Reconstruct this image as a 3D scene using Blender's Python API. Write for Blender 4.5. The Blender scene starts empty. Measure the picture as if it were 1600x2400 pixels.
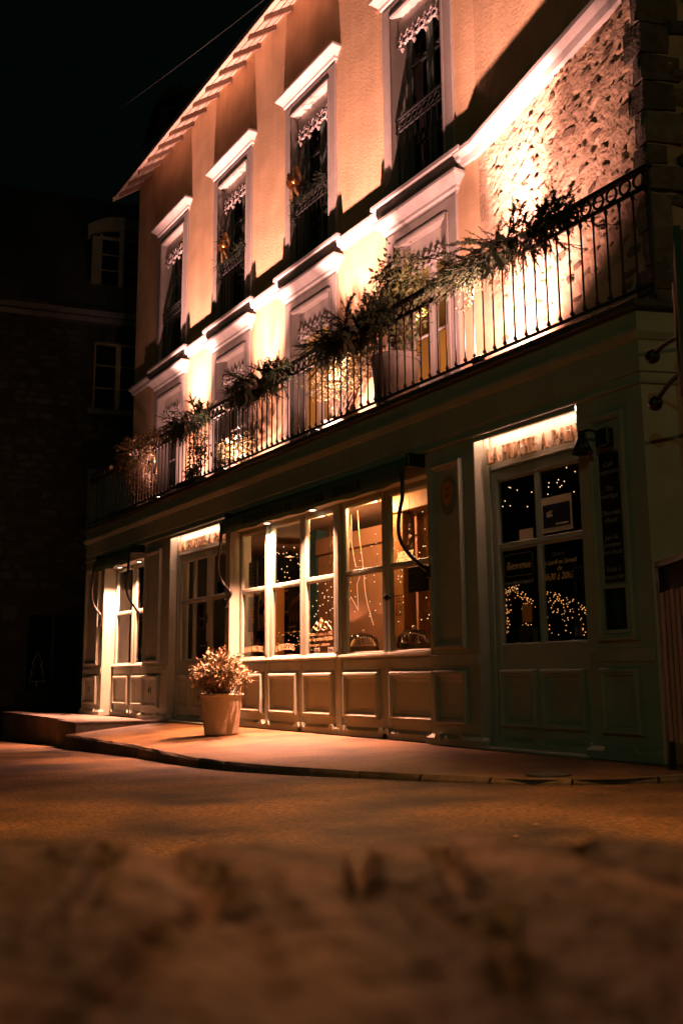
import bpy, math, random
from mathutils import Vector, Matrix, noise as mnoise

random.seed(7)
S = bpy.context.scene
COL = S.collection

# ------------------------------------------------------------------ camera
CAM = Vector((0.0, -5.6026, 0.62))
RIGHT = Vector((0.53662656, 0.84378194, -0.00799859))
UP = Vector((0.14724612, -0.08430326, 0.98550065))
FWD = Vector((-0.83087335, 0.53002358, 0.16948299))
cd = bpy.data.cameras.new('camera')
cam = bpy.data.objects.new('camera', cd)
COL.objects.link(cam)
cam.matrix_world = Matrix(((RIGHT.x, UP.x, -FWD.x, CAM.x), (RIGHT.y, UP.y, -FWD.y, CAM.y), (RIGHT.z, UP.z, -FWD.z, CAM.z), (0, 0, 0, 1)))
cd.sensor_fit = 'VERTICAL'
cd.sensor_height = 36.0
cd.lens = 33.75
cd.clip_start = 0.02
cd.clip_end = 800
cd.dof.use_dof = True
cd.dof.focus_distance = 9.5
cd.dof.aperture_fstop = 3.6
cd.dof.aperture_blades = 9
S.camera = cam

# ------------------------------------------------------------------ world, exposure
W = bpy.data.worlds.new('World')
S.world = W
W.use_nodes = True
nt = W.node_tree
bg = nt.nodes['Background']
bg.inputs[0].default_value = (0.26, 0.80, 0.50, 1)      # dim night sky, green added to tint the unlit areas
bg.inputs[1].default_value = 0.0020
S.view_settings.view_transform = 'Standard'
S.view_settings.look = 'None'
S.view_settings.exposure = 0.0
S.view_settings.gamma = 1.0
S.cycles.use_denoising = True
S.cycles.max_bounces = 7
S.cycles.diffuse_bounces = 4
S.cycles.glossy_bounces = 3
S.cycles.transparent_max_bounces = 16
S.cycles.sample_clamp_indirect = 6.0
S.cycles.caustics_reflective = False
S.cycles.caustics_refractive = False

FLOOD = 8200.0
FLOODCOL = (1.0, 0.455, 0.365)
DOWN = 640.0
STREET = 1900.0
GREEN_FILL = 700.0  # power of the added green fill lamp

# ------------------------------------------------------------------ materials
def new_mat(name):
    m = bpy.data.materials.new(name)
    m.use_nodes = True
    n = m.node_tree
    return m, n, n.nodes['Principled BSDF']

def mat(name, col, rough=0.65, var=0.18, vs=6.0, bump=0.0, bs=60.0, metal=0.0, streak=0.0, spec=0.35, objrand=0.0, bdist=0.01, vs2=None):
    m, n, b = new_mat(name)
    L = n.links
    tc = n.nodes.new('ShaderNodeTexCoord')
    nz = n.nodes.new('ShaderNodeTexNoise'); nz.inputs['Scale'].default_value = vs; nz.inputs['Detail'].default_value = 6
    L.new(tc.outputs['Object'], nz.inputs['Vector'])
    mr = n.nodes.new('ShaderNodeMapRange'); mr.inputs[1].default_value = 0.3; mr.inputs[2].default_value = 0.7
    mr.inputs[3].default_value = 1 - var; mr.inputs[4].default_value = 1 + var
    L.new(nz.outputs['Fac'], mr.inputs[0])
    fac = mr.outputs[0]
    def mul(a, bb):
        x = n.nodes.new('ShaderNodeMath'); x.operation = 'MULTIPLY'; L.new(a, x.inputs[0])
        if isinstance(bb, float): x.inputs[1].default_value = bb
        else: L.new(bb, x.inputs[1])
        return x.outputs[0]
    if vs2:
        n3 = n.nodes.new('ShaderNodeTexNoise'); n3.inputs['Scale'].default_value = vs2; n3.inputs['Detail'].default_value = 3
        L.new(tc.outputs['Object'], n3.inputs['Vector'])
        m3 = n.nodes.new('ShaderNodeMapRange'); m3.inputs[1].default_value = 0.35; m3.inputs[2].default_value = 0.65
        m3.inputs[3].default_value = 1 - var * 1.2; m3.inputs[4].default_value = 1 + var * .6
        L.new(n3.outputs['Fac'], m3.inputs[0]); fac = mul(fac, m3.outputs[0])
    if streak > 0:
        mp = n.nodes.new('ShaderNodeMapping'); mp.inputs['Scale'].default_value = (7, 7, 0.35)
        L.new(tc.outputs['Object'], mp.inputs['Vector'])
        n2 = n.nodes.new('ShaderNodeTexNoise'); n2.inputs['Scale'].default_value = 1.0; n2.inputs['Detail'].default_value = 5
        L.new(mp.outputs[0], n2.inputs['Vector'])
        m2 = n.nodes.new('ShaderNodeMapRange'); m2.inputs[1].default_value = 0.35; m2.inputs[2].default_value = 0.62
        m2.inputs[3].default_value = 1 - streak; m2.inputs[4].default_value = 1.0
        L.new(n2.outputs['Fac'], m2.inputs[0]); fac = mul(fac, m2.outputs[0])
    if objrand > 0:
        oi = n.nodes.new('ShaderNodeObjectInfo')
        m4 = n.nodes.new('ShaderNodeMapRange'); m4.inputs[3].default_value = 1 - objrand; m4.inputs[4].default_value = 1 + objrand
        L.new(oi.outputs['Random'], m4.inputs[0]); fac = mul(fac, m4.outputs[0])
    vm = n.nodes.new('ShaderNodeVectorMath'); vm.operation = 'SCALE'; vm.inputs[0].default_value = col[:3]
    L.new(fac, vm.inputs['Scale'])
    L.new(vm.outputs[0], b.inputs['Base Color'])
    b.inputs['Roughness'].default_value = rough
    b.inputs['Metallic'].default_value = metal
    b.inputs['Specular IOR Level'].default_value = spec
    if bump > 0:
        nb = n.nodes.new('ShaderNodeTexNoise'); nb.inputs['Scale'].default_value = bs; nb.inputs['Detail'].default_value = 5
        L.new(tc.outputs['Object'], nb.inputs['Vector'])
        bp = n.nodes.new('ShaderNodeBump'); bp.inputs['Strength'].default_value = bump; bp.inputs['Distance'].default_value = bdist
        L.new(nb.outputs['Fac'], bp.inputs['Height']); L.new(bp.outputs[0], b.inputs['Normal'])
    return m

def emis(name, col, strength):
    m, n, b = new_mat(name)
    b.inputs['Base Color'].default_value = (*col, 1)
    b.inputs['Emission Color'].default_value = (*col, 1)
    b.inputs['Emission Strength'].default_value = strength
    return m

def glass_mat(name, tint=(0.86, 0.88, 0.86), k=1.0):
    m = bpy.data.materials.new(name); m.use_nodes = True
    n = m.node_tree; n.nodes.clear()
    o = n.nodes.new('ShaderNodeOutputMaterial'); mx = n.nodes.new('ShaderNodeMixShader')
    t = n.nodes.new('ShaderNodeBsdfTransparent'); t.inputs[0].default_value = (*tint, 1)
    g = n.nodes.new('ShaderNodeBsdfGlossy'); g.inputs['Roughness'].default_value = 0.015; g.inputs[0].default_value = (.9, .9, .9, 1)
    f = n.nodes.new('ShaderNodeFresnel'); f.inputs[0].default_value = 1.42
    n.links.new(f.outputs[0], mx.inputs[0]); n.links.new(t.outputs[0], mx.inputs[1]); n.links.new(g.outputs[0], mx.inputs[2])
    n.links.new(mx.outputs[0], o.inputs[0])
    return m

M = {}
M['plaster'] = mat('plaster', (.57, .385, .23), .85, .13, 2.2, .35, 26, streak=.10, spec=.15, bdist=.012, vs2=.7)
M['white_stone'] = mat('white_stone', (.40, .36, .345), .7, .10, 5, .15, 60, streak=.12, spec=.25)
M['surround'] = mat('surround_stone', (.31, .275, .25), .7, .08, 5, .12, 60, streak=.12, spec=.2)
M['mortar'] = mat('mortar', (.52, .36, .245), .9, .2, 5, .6, 30, spec=.1, bdist=.02, vs2=1.3)
M['rubble_stone'] = mat('rubble_stone', (.31, .21, .14), .85, .3, 14, .7, 45, objrand=.5, spec=.15, bdist=.02)
M['side_mortar'] = mat('side_mortar', (.40, .29, .20), .9, .25, 3, .8, 18, spec=.1, bdist=.03, vs2=1.2)
M['dark_stone'] = mat('dark_stone', (.13, .11, .09), .85, .3, 9, .7, 30, objrand=.4, spec=.15, bdist=.02)
M['paint'] = mat('shop_paint', (.34, .37, .295), .48, .08, 4, .06, 120, spec=.4, vs2=1.0)
M['paint_fascia'] = mat('fascia_paint', (.34, .385, .29), .5, .07, 2, .06, 120, spec=.4, streak=.1)
M['white_paint'] = mat('white_paint', (.43, .385, .35), .45, .05, 4, .04, 120, spec=.45)
M['window_paint'] = mat('window_paint', (.11, .14, .12), .5, .06, 4, .04, 120)
M['lace'] = mat('painted_iron', (.30, .26, .255), .5, .06, 6, spec=.4)
M['iron'] = mat('wrought_iron', (.018, .018, .018), .45, .2, 20, .15, 90, spec=.5)
M['black'] = mat('black_metal', (.012, .012, .012), .4, .1, 10, spec=.4)
M['wood_soffit'] = mat('soffit_board', (.42, .33, .26), .7, .14, 5, .2, 60, objrand=.12, spec=.2, streak=.0)
M['rafter'] = mat('rafter_wood', (.16, .10, .07), .75, .15, 7, .2, 60, objrand=.15, spec=.2)
M['slate'] = mat('slate', (.05, .052, .055), .6, .25, 6, .3, 40)
M['zinc'] = mat('zinc', (.10, .105, .105), .5, .15, 6, .1, 50, metal=.4)
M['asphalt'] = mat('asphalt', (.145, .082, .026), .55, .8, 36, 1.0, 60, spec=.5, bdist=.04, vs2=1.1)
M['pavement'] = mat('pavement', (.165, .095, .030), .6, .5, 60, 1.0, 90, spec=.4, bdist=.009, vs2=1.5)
M['kerb'] = mat('kerb_granite', (.15, .12, .09), .8, .25, 20, .6, 70, spec=.3, objrand=.2)
M['platform'] = mat('platform_stone', (.17, .145, .12), .8, .22, 10, .5, 80, spec=.3, vs2=1.5)
M['fore_stone'] = mat('foreground_stone', (.125, .078, .068), .6, .4, 22, .8, 60, spec=.25, bdist=.02, vs2=5)
def patchy_stone():
    m = M['fore_stone']; n = m.node_tree; L = n.links; b = n.nodes['Principled BSDF']
    src = b.inputs['Base Color'].links[0].from_socket
    tc = n.nodes.new('ShaderNodeTexCoord'); nz = n.nodes.new('ShaderNodeTexNoise'); nz.inputs['Scale'].default_value = 9.0; nz.inputs['Detail'].default_value = 6; nz.inputs['Distortion'].default_value = .6
    mp = n.nodes.new('ShaderNodeMapping'); mp.inputs['Rotation'].default_value = (0, 0, math.radians(32.5 + 15)); mp.inputs['Scale'].default_value = (.42, 1.5, 1)
    L.new(tc.outputs['Object'], mp.inputs['Vector']); L.new(mp.outputs[0], nz.inputs['Vector'])
    rp_ = n.nodes.new('ShaderNodeValToRGB'); rp_.color_ramp.elements[0].position = .44; rp_.color_ramp.elements[1].position = .60
    rp_.color_ramp.elements[0].color = (.14, .13, .10, 1); rp_.color_ramp.elements[1].color = (1, 1, 1, 1)
    L.new(nz.outputs['Fac'], rp_.inputs[0])
    mx = n.nodes.new('ShaderNodeMix'); mx.data_type = 'RGBA'; mx.blend_type = 'MULTIPLY'; mx.inputs[0].default_value = 1
    L.new(src, mx.inputs[6]); L.new(rp_.outputs[0], mx.inputs[7]); L.new(mx.outputs[2], b.inputs['Base Color'])
patchy_stone()
M['cloth'] = mat('awning_cloth', (.050, .105, .075), .85, .12, 9, .1, 200, spec=.1)
M['cloth_text'] = mat('awning_letters', (.004, .006, .005), .9, .05)
M['fir'] = mat('fir_needles', (.040, .062, .026), .6, .35, 12, spec=.3)
M['fir_dark'] = mat('dark_garland', (.010, .015, .008), .7, .3, 12, spec=.15)
M['fir_dry'] = mat('dry_fir_needles', (.14, .10, .05), .7, .35, 12, spec=.25)
M['bark'] = mat('bark', (.08, .055, .035), .85, .25, 20, .4, 60)
M['leaf'] = mat('shrub_leaf', (.085, .10, .035), .5, .4, 14, spec=.4)
M['leaf_pale'] = mat('pale_leaf', (.19, .165, .075), .55, .35, 14, spec=.35)
M['leaf_dry'] = mat('dry_leaf', (.34, .24, .14), .65, .4, 16, spec=.25)
M['terracotta'] = mat('pale_terracotta', (.50, .45, .34), .8, .12, 5, .25, 60, spec=.2, vs2=1.5)
M['pot_grey'] = mat('grey_pot', (.22, .20, .18), .6, .1, 5, .1, 60)
M['soil'] = mat('soil', (.03, .022, .016), .95, .3, 30, .8, 60)
M['ribbon'] = mat('satin_ribbon', (.62, .50, .43), .35, .1, 8, spec=.5)
M['gold'] = mat('gold_ribbon', (.62, .34, .14), .28, .15, 10, metal=.7)
M['bauble'] = mat('bauble', (.72, .62, .55), .25, .03, 4, spec=.6)
M['letter'] = mat('cream_letter', (.62, .44, .27), .5, .05, 6)
M['gold_print'] = mat('gold_print', (.95, .68, .38), .5, .05, 8)
M['white_print'] = mat('pale_print', (.66, .62, .55), .6, .05, 8)
M['dim_print'] = mat('chalk', (.30, .32, .28), .8, .2, 40)
M['dark_print'] = mat('dark_print', (.05, .035, .02), .6, .05, 8)
M['glass'] = glass_mat('window_glass')
M['glass_dark'] = glass_mat('old_window_glass', (.6, .66, .62))
M['dome'] = glass_mat('dome_glass', (.93, .93, .93))
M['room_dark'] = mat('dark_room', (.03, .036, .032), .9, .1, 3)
M['room_brown'] = mat('brown_partition', (.30, .165, .10), .8, .08, 2.5, .05, 50)
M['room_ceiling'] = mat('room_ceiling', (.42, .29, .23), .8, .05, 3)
M['room_teal'] = mat('teal_panel', (.04, .10, .11), .6, .1, 3)
M['room_floor'] = mat('shop_floor', (.12, .08, .05), .5, .15, 6)
M['oak'] = mat('oak_wood', (.46, .22, .06), .55, .22, 3, .15, 40, streak=.3)
M['lit_wall'] = mat('cream_room_wall', (.55, .36, .20), .8, .06, 3)
M['poster_dark'] = mat('dark_poster', (.05, .03, .02), .5, .3, 8)
M['poster_grey'] = mat('grey_poster', (.20, .18, .18), .5, .1, 6)
M['poster_orange'] = mat('orange_print', (.55, .25, .05), .5, .1, 6)
M['paper'] = mat('paper', (.72, .60, .48), .7, .04, 6)
M['paper_blue'] = mat('blue_print', (.02, .025, .06), .5, .05, 6)
M['chalkboard'] = mat('chalkboard', (.008, .009, .009), .6, .3, 12)
M['slat'] = mat('slat_wood', (.34, .25, .20), .65, .15, 9, .2, 60, objrand=.12)
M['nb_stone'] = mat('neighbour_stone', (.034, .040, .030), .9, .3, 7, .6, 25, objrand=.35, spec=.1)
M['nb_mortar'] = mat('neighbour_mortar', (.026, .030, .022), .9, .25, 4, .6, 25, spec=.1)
M['nb_trim'] = mat('neighbour_trim', (.085, .095, .06), .8, .1, 5, spec=.2)
M['pale_blind'] = mat('pale_blind', (.50, .62, .55), .8, .05, 4)
M['nb_frame'] = mat('neighbour_window_frame', (.22, .19, .09), .5, .06, 5)
M['bottle'] = mat('bottle_glass', (.05, .045, .03), .15, .3, 10, spec=.6, objrand=.5)
M['cream'] = mat('cream_cake', (.85, .68, .48), .7, .1, 12)
M['cake'] = mat('brown_cake', (.28, .12, .04), .7, .25, 20, .4, 60)
M['led'] = emis('led_strip', (1.0, .45, .33), 60.0)
M['lampdisc'] = emis('downlight_disc', (1.0, .80, .55), 14.0)
M['bulb'] = emis('fairy_bulb', (1.0, .62, .32), 2.4)
M['bulb_orange'] = emis('fairy_bulb_orange', (1.0, .42, .12), 1.4)
M['bulb_blue'] = emis('fairy_bulb_cool', (.35, .55, 1.0), 2.0)
M['starwire'] = emis('star_wire', (1.0, .58, .30), .8)
M['merry'] = emis('lit_letters', (1.0, .55, .18), 1.5)
M['green_fill_bulb'] = emis('green_fill_bulb', (.6, 1.0, .65), 8.0)
M['streetbulb'] = emis('street_bulb', (1.0, .6, .3), 20.0)

# ------------------------------------------------------------------ mesh helpers
BASE = {}

class MB:
    def __init__(s): s.V = []; s.F = []; s.X = None
    def v(s, p):
        if s.X is not None: p = s.X @ Vector(p)
        s.V.append(Vector(p)); return len(s.V) - 1
    def face(s, pts): s.F.append([s.v(p) for p in pts])
    def box(s, x0, x1, y0, y1, z0, z1, c=0.0):
        if c <= 0:
            i = [s.v(p) for p in ((x0, y0, z0), (x1, y0, z0), (x1, y1, z0), (x0, y1, z0), (x0, y0, z1), (x1, y0, z1), (x1, y1, z1), (x0, y1, z1))]
            for f in ((0, 3, 2, 1), (4, 5, 6, 7), (0, 1, 5, 4), (1, 2, 6, 5), (2, 3, 7, 6), (3, 0, 4, 7)): s.F.append([i[k] for k in f])
            return
        c = min(c, (x1 - x0) * .45, (y1 - y0) * .45, (z1 - z0) * .45)
        xs = (x0, x1); ys = (y0, y1); zs = (z0, z1); idx = {}
        for a in (0, 1):
            for b in (0, 1):
                for d in (0, 1):
                    sx = c if a == 0 else -c; sy = c if b == 0 else -c; sz = c if d == 0 else -c
                    idx[a, b, d, 0] = s.v((xs[a], ys[b] + sy, zs[d] + sz))
                    idx[a, b, d, 1] = s.v((xs[a] + sx, ys[b], zs[d] + sz))
                    idx[a, b, d, 2] = s.v((xs[a] + sx, ys[b] + sy, zs[d]))
        for a in (0, 1):
            q = [idx[a, 0, 0, 0], idx[a, 1, 0, 0], idx[a, 1, 1, 0], idx[a, 0, 1, 0]]; s.F.append(q if a else q[::-1])
            q = [idx[0, a, 0, 1], idx[1, a, 0, 1], idx[1, a, 1, 1], idx[0, a, 1, 1]]; s.F.append(q[::-1] if a else q)
            q = [idx[0, 0, a, 2], idx[1, 0, a, 2], idx[1, 1, a, 2], idx[0, 1, a, 2]]; s.F.append(q if a else q[::-1])
            for b in (0, 1):
                s.F.append([idx[a, b, 0, 0], idx[a, b, 1, 0], idx[a, b, 1, 1], idx[a, b, 0, 1]])
                s.F.append([idx[a, 0, b, 0], idx[a, 1, b, 0], idx[a, 1, b, 2], idx[a, 0, b, 2]])
                s.F.append([idx[0, a, b, 1], idx[1, a, b, 1], idx[1, a, b, 2], idx[0, a, b, 2]])
                for d in (0, 1): s.F.append([idx[a, b, d, 0], idx[a, b, d, 1], idx[a, b, d, 2]])
    def tube(s, pts, r, n=8, cap=True):
        pts = [Vector(p) for p in pts]
        rs = r if isinstance(r, (list, tuple)) else [r] * len(pts)
        rings = []; ref = None
        for k, p in enumerate(pts):
            t = (pts[min(k + 1, len(pts) - 1)] - pts[max(k - 1, 0)])
            if t.length < 1e-9: t = Vector((0, 0, 1))
            t.normalize()
            if ref is None:
                ref = Vector((0, 0, 1)) if abs(t.z) < .9 else Vector((1, 0, 0))
            a = t.cross(ref)
            if a.length < 1e-6: a = t.cross(Vector((0, 1, .3)))
            a.normalize(); b = t.cross(a); ref = b.cross(t) if b.cross(t).length > 1e-6 else ref
            ref = -(t.cross(a)) if False else ref
            rings.append([s.v(p + (a * math.cos(2 * math.pi * j / n) + b * math.sin(2 * math.pi * j / n)) * rs[k]) for j in range(n)])
            ref = b
        for k in range(len(rings) - 1):
            A, B = rings[k], rings[k + 1]
            # match the ring start to avoid twisting
            best = min(range(n), key=lambda o: (s.V[A[0]] - pts[k] - (s.V[B[o]] - pts[k + 1])).length)
            B = B[best:] + B[:best]
            s1 = (s.V[A[1]] - s.V[B[1]] - (pts[k] - pts[k + 1])).length; s2 = (s.V[A[1]] - s.V[B[-1]] - (pts[k] - pts[k + 1])).length
            if s2 < s1: B = [B[0]] + B[1:][::-1]
            rings[k + 1] = B
            for j in range(n): s.F.append([A[j], A[(j + 1) % n], B[(j + 1) % n], B[j]])
        if cap: s.F.append(rings[0][::-1]); s.F.append(rings[-1])
    def lathe(s, prof, c, n=20, cap=True, wob=0):
        rings = []
        for r, z in prof:
            rings.append([s.v((c[0] + r * math.cos(2 * math.pi * j / n), c[1] + r * math.sin(2 * math.pi * j / n), c[2] + z)) for j in range(n)])
        for A, B in zip(rings, rings[1:]):
            for j in range(n): s.F.append([A[j], A[(j + 1) % n], B[(j + 1) % n], B[j]])
        if cap: s.F.append(rings[0][::-1]); s.F.append(rings[-1])
    def prism(s, poly, y0, y1):
        a = [s.v((x, y0, z)) for x, z in poly]; b = [s.v((x, y1, z)) for x, z in poly]
        s.F.append(a); s.F.append(b[::-1]); n = len(poly)
        for k in range(n): s.F.append([a[k], b[k], b[(k + 1) % n], a[(k + 1) % n]])
    def slab(s, poly, z0, z1):
        a = [s.v((x, y, z0)) for x, y in poly]; b = [s.v((x, y, z1)) for x, y in poly]
        s.F.append(a[::-1]); s.F.append(b); n = len(poly)
        for k in range(n): s.F.append([a[k], a[(k + 1) % n], b[(k + 1) % n], b[k]])
    def sweep(s, plan, prof, caps=True, closed=False):
        n = len(plan); rows = []
        P = [Vector((p[0], p[1])) for p in plan]
        for k in range(n):
            d0 = (P[k] - P[k - 1]).normalized() if (k > 0 or closed) else None
            d1 = (P[(k + 1) % n] - P[k]).normalized() if (k < n - 1 or closed) else None
            if d0 is None: d0 = d1
            if d1 is None: d1 = d0
            n0 = Vector((d0.y, -d0.x)); n1 = Vector((d1.y, -d1.x)); m = n0 + n1
            if m.length < 1e-6: m = n0
            m.normalize(); m = m / max(.3, m.dot(n0))
            rows.append([s.v((P[k].x + m.x * p, P[k].y + m.y * p, z)) for p, z in prof])
        R = list(zip(rows, rows[1:])) + ([(rows[-1], rows[0])] if closed else [])
        for A, B in R:
            for j in range(len(prof) - 1): s.F.append([A[j], B[j], B[j + 1], A[j + 1]])
        if caps and not closed: s.F.append(rows[0][::-1]); s.F.append(rows[-1])
    def mould(s, x0, x1, z0, z1, y, prof, field=True):
        rings = []
        for i, h in prof:
            rings.append([s.v(p) for p in ((x0 + i, y - h, z0 + i), (x1 - i, y - h, z0 + i), (x1 - i, y - h, z1 - i), (x0 + i, y - h, z1 - i))])
        for A, B in zip(rings, rings[1:]):
            for j in range(4): s.F.append([A[j], A[(j + 1) % 4], B[(j + 1) % 4], B[j]])
        if field: s.F.append(rings[-1])
    def ring(s, c, R, r, ax=(1, 0, 0), ay=(0, 0, 1), n=14, m=5, sy=1.0):
        ax = Vector(ax); ay = Vector(ay)
        s_ = []
        for k in range(n):
            a = 2 * math.pi * k / n; d = ax * math.cos(a) + ay * math.sin(a) * sy; nn = ax.cross(ay)
            s_.append([s.v(Vector(c) + d * R + (d.normalized() * math.cos(2 * math.pi * j / m) + nn * math.sin(2 * math.pi * j / m)) * r) for j in range(m)])
        for k in range(n):
            A, B = s_[k], s_[(k + 1) % n]
            for j in range(m): s.F.append([A[j], A[(j + 1) % m], B[(j + 1) % m], B[j]])
    def sphere(s, c, r, n=10, m=6, sz=1.0):
        s.lathe([(max(.001, r * math.sin(math.pi * k / m)), -r * sz * math.cos(math.pi * k / m)) for k in range(m + 1)], c, n)
    def mesh(s, name, m, off=Vector((0, 0, 0)), smooth=False):
        me = bpy.data.meshes.new(name)
        me.from_pydata([tuple(p - off) for p in s.V], [], s.F)
        if m is not None:
            for mm in (m if isinstance(m, (list, tuple)) else [m]): me.materials.append(M[mm])
        if smooth: me.polygons.foreach_set('use_smooth', [True] * len(me.polygons))
        me.update()
        return me

def tag(o, label=None, cat=None, group=None, kind=None):
    if label: o['label'] = label
    if cat: o['category'] = cat
    if group: o['group'] = group
    if kind: o['kind'] = kind
    return o

def thing(name, label, cat, loc, group=None):
    o = bpy.data.objects.new(name, None); COL.objects.link(o)
    o.empty_display_size = .1
    o.location = loc; BASE[o] = Vector(loc)
    return tag(o, label, cat, group)

def part(name, mb, m, parent, smooth=False, label=None, kind=None):
    b = BASE[parent]
    o = bpy.data.objects.new(name, mb.mesh(name, m, b, smooth)); COL.objects.link(o)
    o.parent = parent; BASE[o] = b
    return tag(o, label, None, None, kind)

def solo(name, mb, m, label, cat, base, group=None, kind=None, smooth=False):
    b = Vector(base)
    o = bpy.data.objects.new(name, mb.mesh(name, m, b, smooth)); COL.objects.link(o)
    o.location = b; BASE[o] = b
    return tag(o, label, cat, group, kind)

def piece(name, me, parent, loc, rot=None, scale=None):
    o = bpy.data.objects.new(name, me); COL.objects.link(o)
    o.parent = parent; o.location = Vector(loc) - BASE[parent]; BASE[o] = Vector(loc)
    if rot: o.rotation_euler = rot
    if scale: o.scale = scale
    return o

def lamp(name, kind, loc, energy, col, parent=None, size=.05, aim=None, cone=None, blend=.5):
    l = bpy.data.lights.new(name, kind); l.energy = energy; l.color = col
    if kind in ('POINT', 'SPOT'): l.shadow_soft_size = size
    if kind == 'SPOT':
        l.spot_size = cone; l.spot_blend = blend
    o = bpy.data.objects.new(name, l); COL.objects.link(o)
    if aim is not None: o.rotation_euler = (Vector(aim) - Vector(loc)).to_track_quat('-Z', 'Y').to_euler()
    if parent: o.parent = parent; o.location = Vector(loc) - BASE[parent]
    else: o.location = loc
    return o

def text_mb(body, size, x, y, z, align='LEFT', shear=0, extrude=.0008, width=1.0, spacing=1.0, X=None, maxw=None):
    c = bpy.data.curves.new('t', 'FONT'); c.body = body; c.size = size; c.shear = shear; c.extrude = extrude
    c.align_x = align; c.space_character = spacing; c.resolution_u = 2; c.fill_mode = 'BOTH'
    o = bpy.data.objects.new('t', c); COL.objects.link(o)
    me = bpy.data.meshes.new_from_object(o)
    w = max((v.co.x for v in me.vertices), default=1) - min((v.co.x for v in me.vertices), default=0)
    k = width
    if maxw: k = maxw / w
    mb = MB(); mb.X = X
    for v in me.vertices: mb.v((x + v.co.x * k, y - v.co.z, z + v.co.y))
    for p in me.polygons: mb.F.append(list(p.vertices))
    bpy.data.objects.remove(o); bpy.data.curves.remove(c); bpy.data.meshes.remove(me)
    return mb

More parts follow.
